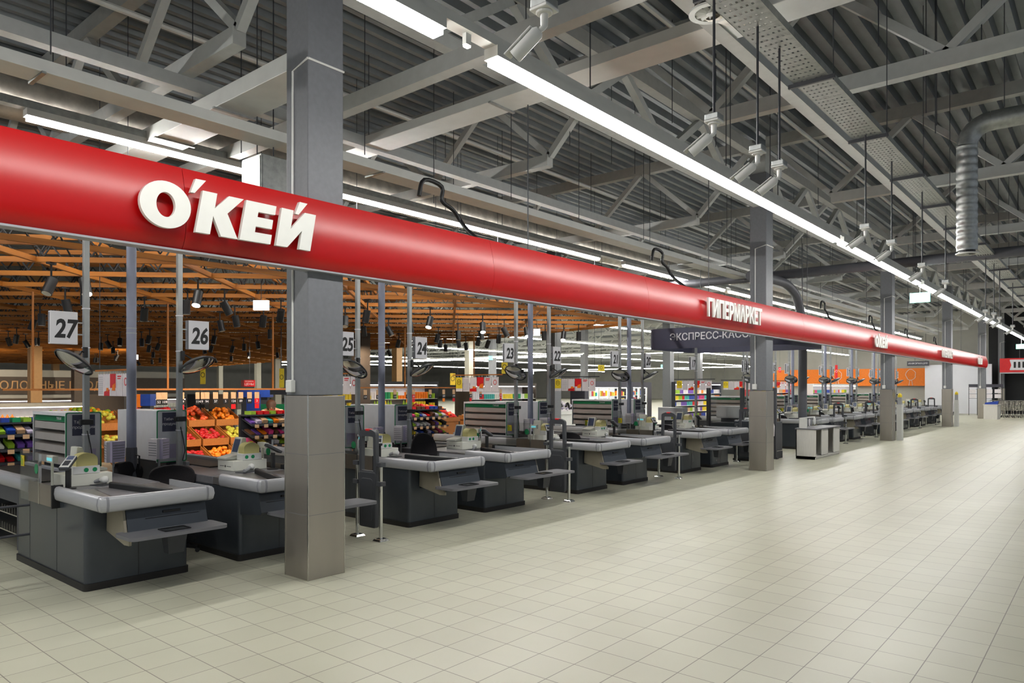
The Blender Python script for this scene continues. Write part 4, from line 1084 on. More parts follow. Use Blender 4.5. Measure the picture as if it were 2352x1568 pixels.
def build_fruit():
    t = thing('fruit_stand', 'three tier timber fruit stand filled with apples and tangerines', 'market stand', (-14.0, 5.3, 0))
    TI = ((0.0, .42), (-.55, .80), (-1.15, 1.16))
    m = MB(); m.box(-.05, .45, 0, 3.0, 0, .30); m.build('front_plinth', 'plate', t)
    m = MB(); m.tube([(.45, 0, .30), (.45, 3.0, .30)], .03, 8); m.build('bumper_rail', 'chrome', t)
    for x, z in TI:
        m = MB(); m.prism([(x - .12, z - .36), (x + .0, z - .36), (x + .0, z - .10), (x - .12, z - .10)], lambda a, b, y: (a, y, b), 0, 3.0); m.build('front_board', 'crate', t)
        for q in range(5):
            y = .02 + q * .6
            m = MB(); P = lambda a, b: (a, b)
            sl = .16
            m.add([(x + .35, y, z - .13), (x + .35, y + .56, z - .13), (x - .2, y + .56, z + .07 + sl - .1), (x - .2, y, z + .07 + sl - .1)], [(0, 1, 2, 3)])
            for yy in (y, y + .55): m.prism([(x + .36, z - .14), (x + .36, z + .0), (x - .2, z + .24), (x - .2, z + .1)], lambda a, b, yv: (a, yv, b), yy, yy + .012)
            m.prism([(x + .35, z - .14), (x + .365, z - .14), (x + .365, z + .0), (x + .35, z + .0)], lambda a, b, yv: (a, yv, b), y, y + .56)
            m.build('crate', 'crate', t)
    rnd = random.Random(8)
    def sph(mat):
        k = ('fruit', mat)
        if k not in GM:
            m = MB(); pr = [(.001, -.042)] + [(.048 * math.cos(R(a)), .043 * math.sin(R(a))) for a in (-60, -30, 0, 30, 60)] + [(.009, .037), (.001, .034)]
            m.lathe(pr, n=10, cap=False); GM[k] = m.mesh('fruit', [MATS[mat]], 80)
        return GM[k]
    KN = {0: [('pear', 'pear'), ('apple', 'apple'), ('apple', 'apple'), ('tangerine', 'tangerine'), ('tangerine', 'tangerine')], 1: [('pear', 'pear'), ('nectarine', 'nectarine'), ('apple', 'apple'), ('apple', 'apple'), ('pear', 'pear')], 2: [('pear', 'pear'), ('pomegranate', 'pomegranate'), ('apple', 'apple'), ('nectarine', 'nectarine'), ('tangerine', 'tangerine')]}
    nm = ('lowest', 'middle', 'topmost')
    for ti, (x, z) in enumerate(TI):
        for q in range(5):
            mat, kind = KN[ti][q]
            big = 1.25 if mat == 'pomegranate' else .95 if mat == 'tangerine' else 1.0
            for n in range((56 if ti == 2 else 44) if q in (1, 2, 3, 4) else 14):
                fx, fy = rnd.random(), rnd.random()
                xx = x + .30 - fx * .46; yy = 5.3 + .07 + q * .6 + fy * .43
                zz = z - .085 + (.30 - (xx - x)) * .40 + rnd.uniform(0, .05) + (.20 * math.sin(math.pi * fx) * math.sin(math.pi * fy) if ti == 2 else .03)
                o = bpy.data.objects.new(kind, sph(mat)); COL.objects.link(o)
                o.location = (-14.0 + xx, yy, zz); o.rotation_euler = (rnd.uniform(-.5, .5), rnd.uniform(-.5, .5), rnd.uniform(0, 6)); o.scale = (big,) * 3
                tag(o, '%s fruit heaped in the %s tier of the timber fruit stand' % ({'apple': 'red apple', 'pear': 'green yellow pear', 'nectarine': 'orange red nectarine', 'tangerine': 'orange tangerine', 'pomegranate': 'pinkish red pomegranate'}[kind].replace(' fruit', ''), nm[ti]) , 'fruit', '%ss in the %s tier' % (kind, nm[ti]))

def tagstrip(loc, k, label, price, red):
    t = thing('price_tag', label, 'price tag', loc, group='hanging price tags')
    m = MB(); m.box(-.004, .004, -.055, .055, -.14, 0); m.build('paper_top', 'kraft', t)
    m = MB(); m.box(-.005, .005, -.055, .055, -.25, -.14); m.build('price_panel', 'redpaint' if red == 2 else 'black', t)
    text(price, .07, 'sign_white', (.006, 0, -.195), '+X', t, ext=.0005, name='price')
    if red: m = MB(); m.box(-.004, .004, -.05, .05, -.36, -.26); m.build('promo_flag', 'redpaint' if red < 3 else 'orange', t)
    m = MB(); m.tube([(0, 0, 0), (0, 0, .05)], .003, 4); m.build('hook', 'rack', t)
def build_hangings():
    # wooden rails with price tags
    for X, y0, y1, z, lab in ((-14.6, 3.8, 9.4, 1.80, 'slim timber rail with price tags over the fruit stand'), (-15.4, 10.2, 17.0, 1.83, 'slim timber rail with price tags over the salad counter')):
        t = thing('tag_rail', lab, 'rail', (X, y0, z))
        m = MB(); m.box(-.02, .02, 0, y1 - y0, -.01, .025); m.build('rail', 'crate', t)
        for f in (.08, .5, .92):
            m = MB(); y = (y1 - y0) * f; m.box(-.015, .015, y - .015, y + .015, .02, LZ0 - z - .05); m.build('drop_rod', 'crate', t)
    L = ((365, '52', 0), (378, '109', 0), (417, '129', 1), (455, '114', 0), (464, '9', 0), (475, '94', 0), (495, '37', 0), (518, '5', 0), (536, '124', 1), (553, '89', 0), (573, '99', 0), (590, '3', 2))
    for u, pr, rd in L:
        p = at_x(u, 905, -14.6); tagstrip((p.x, p.y, 1.745), 0, 'hanging kraft and black price tag reading %s over the fruit' % pr, pr, rd)
    for u, pr, rd in ((839, '109', 0), (868, '51', 0), (907, '109.', 0), (936, '99', 3), (950, '89', 2), (988, '45', 0), (1019, '139', 3), (1042, '199', 1), (1081, '69', 1), (1104, '75', 0), (1150, '99.', 2)):
        p = at_x(u, 895, -15.4); tagstrip((p.x, p.y, 1.78), 0, 'hanging kraft and black price tag reading %s over the salad counter' % pr.strip('.'), pr.strip('.'), rd)
    # rows of notices facing the customers
    for i, (y, x0, n, z, lane) in enumerate(((4.35, -11.95, 5, 1.72, '26'), (8.2, -11.9, 6, 1.72, '24'), (12.1, -11.9, 6, 1.75, '22'), (16.0, -11.9, 6, 1.75, '20'), (23.6, -12.1, 6, 1.75, '13'), (27.6, -12.1, 6, 1.75, '11'), (31.5, -12.1, 6, 1.75, '9'))):
        t = thing('notice_rail', 'thin rail carrying hanging notices', 'rail', (x0 - .1, y, z + .37), group='notice rails')
        t['label'] = 'thin rail carrying the row of hanging notices by lane %s' % lane
        m = MB(); m.box(0, n * .225 + .2, -.012, .012, 0, .025); m.build('rail', 'crate' if i < 3 else 'rack', t)
        for f in (.15, n * .225 + .05): 
            m = MB(); m.tube([(f, 0, .02), (f, 0, roof(x0 + f, y) - z - .37)], .005, 5); m.build('wire', 'rack', t)
        for q in range(n):
            k = q if n == 6 else q + 1
            what = ['yellow notice with a burger drawing', 'white notice of fine print', 'white notice with a red foot', 'red and orange notice', 'white notice with a red heading', 'white notice with a round stamp'][k]
            o = thing('hanging_notice', '%s hanging near lane %s' % (what, lane), 'notice', (x0 + q * .225, y, z), group='hanging notices')
            m = MB(); m.box(0, .205, -.003, .003, 0, .33); m.build('sheet', 'paper', o)
            m = MB(); m.box(.05, .07, -.005, .005, .32, .375); m.box(.14, .16, -.005, .005, .32, .375); m.build('clip', 'pole', o)
            m = MB()
            if k == 0: m.box(.0, .205, -.005, -.003, .07, .33); m.build('colour_field', 'yellow', o); m = MB(); m.strip([(.1 + .07 * math.cos(a * .524), .22 + .07 * math.sin(a * .524)) for a in range(12)], [(.1 + .06 * math.cos(a * .524), .22 + .06 * math.sin(a * .524)) for a in range(12)], lambda x, zz, yy: (x, yy, zz), -.007, -.005); m.box(.05, .15, -.007, -.005, .2, .21); m.box(.05, .15, -.007, -.005, .235, .245); m.build('printed_drawing', 'black', o)
            elif k == 1:
                for r in range(9): m.box(.02, .18, -.005, -.003, .04 + r * .03, .045 + r * .03)
                m.build('printed_lines', 'bumper_cap', o)
            elif k == 2: m.prism([(0, 0), (.205, 0), (.205, .1), (0, .06)], lambda x, zz, yy: (x, yy, zz), -.005, -.003); m.build('colour_field', 'redpaint', o); m = MB(); m.box(.09, .17, -.006, -.005, .07, .12); m.build('printed_patch', 'orange', o)
            elif k == 3: m.box(0, .205, -.005, -.003, .12, .33); m.build('colour_field', 'redpaint', o); m = MB(); m.prism([(.07, .08), (.19, .08), (.19, .19), (.09, .16)], lambda x, zz, yy: (x, yy, zz), -.007, -.005); m.build('printed_patch', 'orange', o)
            elif k == 4: m.box(.04, .17, -.005, -.003, .28, .30); m.box(.04, .15, -.005, -.003, .25, .265); m.build('colour_field', 'redpaint', o)
            else: m.strip([(.1 + .05 * math.cos(a * .524), .21 + .06 * math.sin(a * .524)) for a in range(12)], [(.1 + .035 * math.cos(a * .524), .21 + .045 * math.sin(a * .524)) for a in range(12)], lambda x, zz, yy: (x, yy, zz), -.005, -.003); m.build('round_stamp', 'redpaint', o)
    # banners and lit box signs
    for (u, v0, v1, w, tt, mat, lab) in ((466, 843, 882, 12, 20, 'yellow', 'narrow yellow banner left of the red price check sign'), (647, 846, 890, 11, 20, 'yellow', 'narrow yellow banner beside the nearest pillar'), (1159, 831, 858, 14, 22, 'yellow', 'yellow banner below lane sign 23'), (1040, 857, 884, 12, 26, 'yellow', 'yellow banner over the salad counter'), (1381, 838, 852, 15, 26, 'yellow', 'yellow banner beside lane sign 21'), (1921, 838, 870, 6, 45, 'redpaint', 'narrow red vertical banner far in the shop'), (1791, 843, 855, 6, 45, 'redpaint', 'small red hanging banner behind lane sign 15')):
        r = (u - 1176) / FPX * tt; X, Y = r * CS - tt * SN, r * SN + tt * CS
        z0, z1 = EYE + (889 - v1) / FPX * tt, EYE + (889 - v0) / FPX * tt; hw = w / FPX * tt / 2
        t = thing('hanging_banner', lab, 'banner', (X, Y, z0), TH)
        m = MB(); m.box(-hw, hw, -.004, .004, 0, z1 - z0); m.build('banner_cloth', mat, t)
        m = MB(); m.tube([(0, 0, z1 - z0), (0, 0, roof(X, Y) - z0)], .005, 5); m.build('wire', 'rack', t)
        m = MB(); s_ = min(hw, (z1 - z0) * .25); cz = (z1 - z0) * .55
        m.strip([(s_ * .8 * math.cos(a * .524), cz + s_ * math.sin(a * .524)) for a in range(12)], [(s_ * .6 * math.cos(a * .524), cz + s_ * .8 * math.sin(a * .524)) for a in range(12)], lambda x, zz, yy: (x, yy, zz), -.007, -.004); m.build('printed_ring', 'black' if mat == 'yellow' else 'sign_white', t)
    for (u, v, w, h, tt, lab) in ((600, 701, 34, 22, 11.5, 'bright white emergency light box under the timber lattice'), (310, 820, 13, 11, 22, 'bright white light box behind the cable pipe of lanes 27 and 26'), (1233, 763, 15, 15, 18, 'bright white light box left of lane sign 22'), (1127, 822, 10, 9, 38, 'small green exit sign on a pillar left of lane sign 23'), (1223, 856, 6, 6, 36, 'small white light box behind the lane 22 post'), (1522, 841, 8, 8, 40, 'small green light box beside lane sign 20')):
        r = (u - 1176) / FPX * tt; X, Y = r * CS - tt * SN, r * SN + tt * CS; z = EYE + (889 - v) / FPX * tt; hw, hh = w / FPX * tt / 2, h / FPX * tt / 2
        t = thing('light_box', lab, 'light box', (X, Y, z), TH)
        m = MB(); m.box(-hw, hw, -.03, .03, -hh, hh); m.build('lit_panel', 'exitwhite' if 'white' in lab else 'exitlit', t)
        m = MB(); m.tube([(0, 0, hh), (0, 0, roof(X, Y) - z)], .006, 5); m.build('hanger', 'rack', t)
    # price check sign
    tt = 22; u, v = 573, 880; r = (u - 1176) / FPX * tt; X, Y = r * CS - tt * SN, r * SN + tt * CS; z = EYE + (889 - v) / FPX * tt
    t = thing('price_check_sign', 'red price check sign with white letters over the fruit area', 'sign', (X, Y, z), TH)
    m = MB(); m.box(-.16, .17, -.02, .02, -.1, .1); m.build('panel', 'redpaint', t)
    m = MB(); m.beam((-.16, 0, 0), (-.33, .22, 0), .02, .2); m.build('side_panel', 'redpaint', t)
    text('ПРОВЕРКА', .05, 'sign_white', (0, -.022, .055), '-Y', t, ext=.001); text('ЦЕНЫ', .10, 'sign_white', (0, -.022, -.03), '-Y', t, ext=.001)
    m = MB(); m.tube([(0, 0, .1), (0, 0, roof(X, Y) - z)], .006, 5); m.build('hanger', 'rack', t)

def shelf_unit(x, y, L, H, depth, levels, mats, label, cat, rz=0, light=True, frame='rack', kinds=('carton', 'bottle', 'pack'), back='paper', seed=1, objs=True, glab='', top=0):
    """lit shelving, open side to local +X; goods on it are things of their own"""
    t = thing('shop_shelf', label, cat, (x, y, 0), rz)
    m = MB(); m.box(-depth, -depth + .03, 0, L, 0, H); m.build('back_panel', back, t)
    m = MB(); m.box(-depth, 0, -.03, 0, 0, H); m.box(-depth, 0, L, L + .03, 0, H); m.build('end_panel', frame, t)
    m = MB(); m.box(-depth, .02, -.03, L + .03, H, H + .12 + top); m.build('canopy', frame, t)
    if light:
        m = MB(); m.box(-.12, -.04, .02, L - .02, H - .03, H); m.build('shelf_light', 'fridgelight', t)
    m = MB(); m.box(-depth, .05, -.03, L + .03, 0, .25); m.build('plinth', frame, t)
    rnd = random.Random(seed); zs = [.28 + (H - .45) * i / levels for i in range(levels)]
    for z in zs:
        m = MB(); m.box(-depth, -.02, 0, L, z - .02, z); m.build('shelf_board', 'plastic_white', t)
    c, s_ = math.cos(rz), math.sin(rz); h = (H - .45) / levels; out = []
    for z in zs:
        yy = .08
        while yy < L - .06:
            mt = rnd.choice(mats); kd = rnd.choice(kinds); run = rnd.randint(2, 5); w = .13
            for _ in range(run):
                if yy > L - .06: break
                out.append((kd, mt, (x - .14 * c - yy * s_, y - .14 * s_ + yy * c, z))); yy += w
    return out, h, rz
def build_shelving():
    allg = []
    A = ['sign_white', 'yellow', 'redpaint', 'orange', 'paper', 'teal', 'cream']
    G = ['lime', 'green', 'yellow', 'paper', 'orange', 'cream', 'lime']
    def S(lab, *a, **k):
        o, h, rz = shelf_unit(*a, **k)
        for kd, mt, loc in o: allg.append((fwd(loc[0], loc[1]), kd, mt, loc, rz, h, lab))
    S('dairy case', -26.5, 6.2, 4.6, 1.22, .8, 3, A, 'lit dairy case with yogurts behind the lane 27 cabinet', 'fridge', frame='steel_top', seed=2)
    S('tall dairy case', -39.8, 7.0, 12, 1.2, .8, 3, A, 'long lit dairy case below the brown dairy sign', 'fridge', frame='brown_sign', seed=3)
    S('salad case', -21, 14.5, 5.8, 1.95, .8, 4, G, 'lit salad case with green packs behind lane sign 24', 'fridge', frame='rack', seed=4)
    S('vegetable case', -19.5, 20.6, 4.2, 1.9, .8, 4, G + A, 'lit vegetable case left of the lane 22 post', 'fridge', frame='brown_sign', seed=5)
    S('grocery shelf', -17, 33.0, 5.5, 2.0, .6, 5, GOODS, 'lit grocery shelf behind the express area', 'shop shelf', seed=6)
    S('detergent shelf', -15.5, 39.5, 6.0, 2.0, .6, 5, GOODS, 'lit grocery shelf under the far orange wall', 'shop shelf', seed=7, frame='redpaint')
    S('far shelf', -14.5, 46.5, 10.0, 1.95, .6, 5, GOODS, 'farthest lit grocery shelf beside the white wall', 'shop shelf', seed=8, frame='plastic_white')
    allg.sort(key=lambda g: g[0])
    for i, (d, kd, mt, loc, rz, h, lab) in enumerate(allg[:290]):
        sc = min(1.3, (h - .05) / {'pack': .14, 'carton': .22, 'bottle': .26}[kd])
        good(kd, mt, {'pack': 'packet', 'carton': 'carton', 'bottle': 'bottle'}[kd], 'small packaged product on a shelf of the lit %s' % lab, 'product', 'products in the %s' % lab, loc, (0, 0, rz), (1.2, 1.25, sc))
    m = MB(); mats = sorted({g[2] for g in allg}); idx = {q: i for i, q in enumerate(mats)}
    for d, kd, mt, loc, rz, h, lab in allg[290:]:
        x, y, z = loc; m.box(x - .05, x + .05, y - .055, y + .055, z, z + min(.2, h - .04), idx[mt])
    o = m.build('packaged_goods', mats); tag(o, 'rows of small packaged goods on the farthest shop shelves', 'products', kind='stuff')
    # freezers with glass doors
    for i, (y0, n, x) in enumerate(((27.0, 4, -18.2), (32.2, 3, -19.6))):
        t = thing('glass_door_freezer', ['tall glass door freezer bank with slate blue frame behind lane 21', 'second glass door freezer bank beside the slate blue one'][i], 'freezer', (x, y0, 0))
        L = n * .85
        m = MB(); m.box(-.8, 0, -.3, L + .5, 1.85, 2.12); m.box(-.8, 0, -.3, 0, 0, 1.85); m.box(-.8, 0, L, L + .5, 0, 1.85); m.box(-.8, 0, 0, L, 0, .25); m.build('frame', 'navy_dark', t)
        m = MB(); m.box(-.8, -.75, 0, L, .25, 1.85); m.build('glow_back', 'freezerglow', t)  # back panel given its own glow to brighten the freezer inside
        m = MB(); m.box(-.12, -.06, .02, L - .02, 1.8, 1.84); m.build('shelf_light', 'fridgelight', t)
        for q in range(n + 1):
            m = MB(); m.box(-.07, -.04, max(.0, q * .85 - .02), q * .85 + .02, .3, 1.8); m.build('shelf_light', 'fridgelight', t)
        rnd = random.Random(i + 20)
        for z in (.3, .68, 1.06, 1.44):
            m = MB(); m.box(-.72, -.1, 0, L, z - .02, z); m.build('wire_shelf', 'plastic_white', t)
        for q in range(n):
            d = MB(); y = q * .85
            d.strip([(y + .01, .27), (y + .84, .27), (y + .84, 1.83), (y + .01, 1.83)], [(y + .05, .32), (y + .8, .32), (y + .8, 1.78), (y + .05, 1.78)], lambda a, b, c: (c, a, b), -.02, .02)
            o = d.build('door', 'plastic_white', t)
            d = MB(); d.box(-.004, .004, y + .05, y + .8, .32, 1.78); d.build('glass_pane', 'clear', o)
            for z in (.3, .68, 1.06, 1.44):
                for w in range(5):
                    good('carton', rnd.choice(('orange', 'yellow', 'redpaint', 'blue', 'teal', 'sign_white')), 'frozen_carton', 'frozen food carton behind the glass of freezer bank %s' % ('one' if i == 0 else 'two'), 'product', 'frozen cartons, bank %d' % (i + 1), (x - .2, y0 + y + .1 + w * .15, z), (0, 0, 0), (1, 1.3, rnd.uniform(.8, 1.3)))
    # brown dairy sign
    t = thing('department_sign', 'long brown department sign with tan Cyrillic letters', 'sign', (-41, 9.0, 1.5))
    m = MB(); m.box(-.1, 0, -3, 10.5, 0, .86); m.build('panel', 'brown_sign', t)
    m = MB(); m.box(-.3, -.1, -3, 10.5, -1.5, 1.2); m.build('backing_wall', 'wallgrey', t)
    text('МОЛОЧНЫЕ ПРОДУКТЫ', .56, 'tan', (.01, 4.35, .42), '+X', t, ext=.01, off=.004, sx=.98)
    # blue poster panel and green counter behind the fruit
    for (u0, u1, v0, v1, tt, mat, nm, cat, lab) in ((566, 590, 905, 944, 19, 'blue', 'advertising_stand', 'panel', 'blue advertising panel behind the fruit stand'), (322, 345, 905, 932, 19, 'blue', 'advertising_stand', 'panel', 'small blue panel beside the carrots picture'), (310, 323, 905, 935, 19, 'orange', 'picture_stand', 'panel', 'orange picture panel left of the small blue panel'), (590, 655, 928, 950, 20, 'green', 'service_counter', 'counter', 'dark green service counter behind the bending person'), (620, 660, 892, 906, 20, 'rack', 'counter_hood', 'hood', 'dark hood over the green service counter'), (545, 620, 893, 912, 21, 'blue', 'blue_cold_case', 'fridge', 'blue fronted cold case behind the hanging tags'), (430, 470, 905, 940, 22, 'walldark', 'dark_partition', 'partition', 'dark partition behind the fruit stand'), (470, 545, 905, 940, 23, 'brown_sign', 'brown_partition', 'partition', 'brown partition behind the fruit stand'), (205, 285, 905, 945, 24, 'brown_sign', 'bakery_front', 'counter', 'dark bakery front behind the lane 26 cabinet')):
        r0, r1 = (u0 - 1176) / FPX * tt, (u1 - 1176) / FPX * tt; z0, z1 = EYE + (889 - v1) / FPX * tt, EYE + (889 - v0) / FPX * tt
        low = nm in ('service_counter', 'dark_partition', 'brown_partition', 'bakery_front', 'blue_cold_case', 'advertising_stand', 'picture_stand')
        t = thing(nm, lab, cat, (r0 * CS - tt * SN, r0 * SN + tt * CS, 0), TH); w = r1 - r0
        m = MB(); m.box(0, w, 0, .3 if low else .5, z0, z1); m.build('face', mat, t)
        m = MB(); m.box(w * .1, w * .9, .05, .25, 0, z0) if nm != 'counter_hood' else m.tube([(w / 2, .2, z1), (w / 2, .2, 7.5)], .01, 5); m.build('support', 'rack', t)

def build_express():
    t = thing('express_sign', 'slate blue ring shaped sign lettered for express checkouts', 'sign', (-8.1, 19.25, 2.9))
    o = rounded([(-1.95, -1.45), (1.95, -1.45), (1.95, 1.45), (-1.95, 1.45)], .35, 6); q = [(x * .985, y * .98) for x, y in o]
    m = MB(); m.strip(o, q, lambda x, y, z: (x, y, z), 0, .56); m.build('ring_panel', 'navy', t, smooth=40)
    text('ЭКСПРЕСС-КАССЫ', .26, 'sign_white', (-.02, -1.455, .30), '-Y', t, ext=.008, off=.003, sx=.98)
    for x, y in ((-1.5, -1), (-1.5, 1), (1.5, 1)):
        m = MB(); m.tube([(x, y, .5), (x, y, 2.9)], .01, 6); m.build('hanger', 'charcoal', t)
    m = MB(); m.box(-1.5, -1.47, -1.4, 1.4, .5, .53); m.box(1.47, 1.5, -1.4, 1.4, .5, .53); m.build('cross_bar', 'charcoal', t)
    # white open counter next to the second pillar
    t = thing('open_cabinet', 'white open counter with two niches beside the second pillar', 'cabinet', (-6.36, 19.0, 0))
    m = MB(); m.box(0, .5, 0, .02, 0, .76); m.box(0, .5, 2.03, 2.05, 0, .76); m.box(0, .02, 0, 2.05, 0, .76); m.box(0, .5, 0, 2.05, .05, .075); m.box(0, .48, .0, 2.05, 0, .06); m.box(0, .5, 1.0, 1.02, .06, .76); m.build('carcass', 'laminate', t)
    for y in (.47, 1.5):
        m = MB(); m.box(.485, .505, y, y + .5, .09, .75); m.build('door', 'laminate', t)
    m = MB(); m.box(-.02, .53, -.02, 2.07, .76, .79); m.build('worktop', 'shelfgrey', t, bevel=.004)
    t = thing('display_rack', 'small white wire display with round plate on the open white counter', 'display', (-6.3, 19.05, .79))
    m = MB(); m.box(0, .012, 0, 1.25, 0, .26); m.box(.0, .2, 1.24, 1.25, 0, .26); m.build('clear_panel', 'clear_tint', t)
    m = MB(); m.box(0, .2, 0, .02, 0, .26); m.box(0, .02, 0, 1.25, .245, .265); m.build('frame', 'plastic_white', t)
    for k in range(6):
        m = MB(); m.box(.03, .035, .06 + k * .16, .14 + k * .16, .03, .22); m.build('leaflet', 'bumper_cap' if k % 2 else 'paper', t)
    m = MB(); m.lathe([(.1, 0), (.1, .015)], (.05, 1.08, .15), 20, Matrix(((0, 0, 1), (0, 1, 0), (-1, 0, 0)))); m.build('round_plate', 'plastic_white', t)
    # dark bin and glass barrier behind it
    t = thing('dark_cabinet', 'dark grey cabinet standing behind the second pillar', 'cabinet', (-6.9, 17.6, 0))
    m = MB(); m.box(-.55, .0, 0, .6, .03, 1.02); m.build('carcass', 'desk', t, bevel=.03)
    m = MB(); m.box(-.56, .01, -.01, .61, 0, .05); m.build('plinth', 'desk_plinth', t)
    t = thing('glass_barrier', 'clear glass barrier on dark posts behind the open white counter', 'barrier', (-6.75, 18.55, 0))
    for x, y in ((0, 0), (-.9, .1), (-1.9, .2), (-1.1, 2.6)):
        m = MB(); m.box(x - .045, x + .045, y - .045, y + .045, 0, 1.83); m.box(x - .09, x + .09, y - .06, y + .06, 0, .05); m.build('post', 'charcoal', t)
    for a, b in (((0, 0), (-.9, .1)), ((-.9, .1), (-1.9, .2))):
        m = MB(); m.beam((a[0], a[1], 1.3), (b[0], b[1], 1.3), .012, .98); m.build('glass_pane', 'clear_tint', t)
    m = MB(); m.box(-.03, .03, .05, .5, .0, .18); m.box(-.02, .02, .05, .5, .2, .95); m.build('side_panel', 'charcoal', t)
    o = MB(); o.lathe([(.03, 0), (.1, .05), (.11, .3), (.06, .42), (.02, .46)], n=10); o = o.build('plastic_bag', 'paper', smooth=60, loc=(-6.80, 18.46, .55)); o.scale = (.8, .5, 1); tag(o, 'crumpled white plastic bag hanging on the glass barrier post', 'bag')
    # express tills: white hooded boxes on a counter
    for i, (X, Y) in enumerate(((-8.9, 17.1), (-8.3, 19.4))):
        t = thing('express_till', ['white hooded express till left of the lane 17 post', 'white hooded express till right of the lane 17 post'][i], 'till', (X, Y, .0), 0)
        m = MB(); m.box(-.5, .5, -.25, .35, 0, .86); m.build('counter', 'desk', t, bevel=.01)
        m = MB(); m.box(-.45, .45, -.2, .3, .86, .875); m.build('worktop', 'worktop', t)
        m = MB(); m.box(-.42, .30, .0, .28, .98, 1.32); m.build('hood', 'cabwhite', t, bevel=.01)
        m = MB(); m.box(-.3, .2, .05, .25, .87, .985); m.build('hood_support', 'charcoal', t)
    t = thing('round_red_sign', 'red round topped sign board beside the freezer bank', 'sign', (-10.4, 17.4, 0))
    m = MB(); pts = [(-.15, .6), (.15, .6), (.15, 1.2)] + [(.15 * math.cos(a * R(15)), 1.2 + .15 * math.sin(a * R(15))) for a in range(1, 12)] + [(-.15, 1.2)]
    m.prism(pts, lambda y, z, x: (x, y, z), 0, .02); m.build('board', 'redpaint', t)
    text("О'КЕЙ", .085, 'sign_white', (.022, 0, 1.19), '+X', t, ext=.001, off=.004)
    m = MB(); m.box(-.02, 0, -.02, .02, 0, .9); m.lathe([(.15, 0), (.15, .015)], n=14); m.build('stand', 'rack', t)

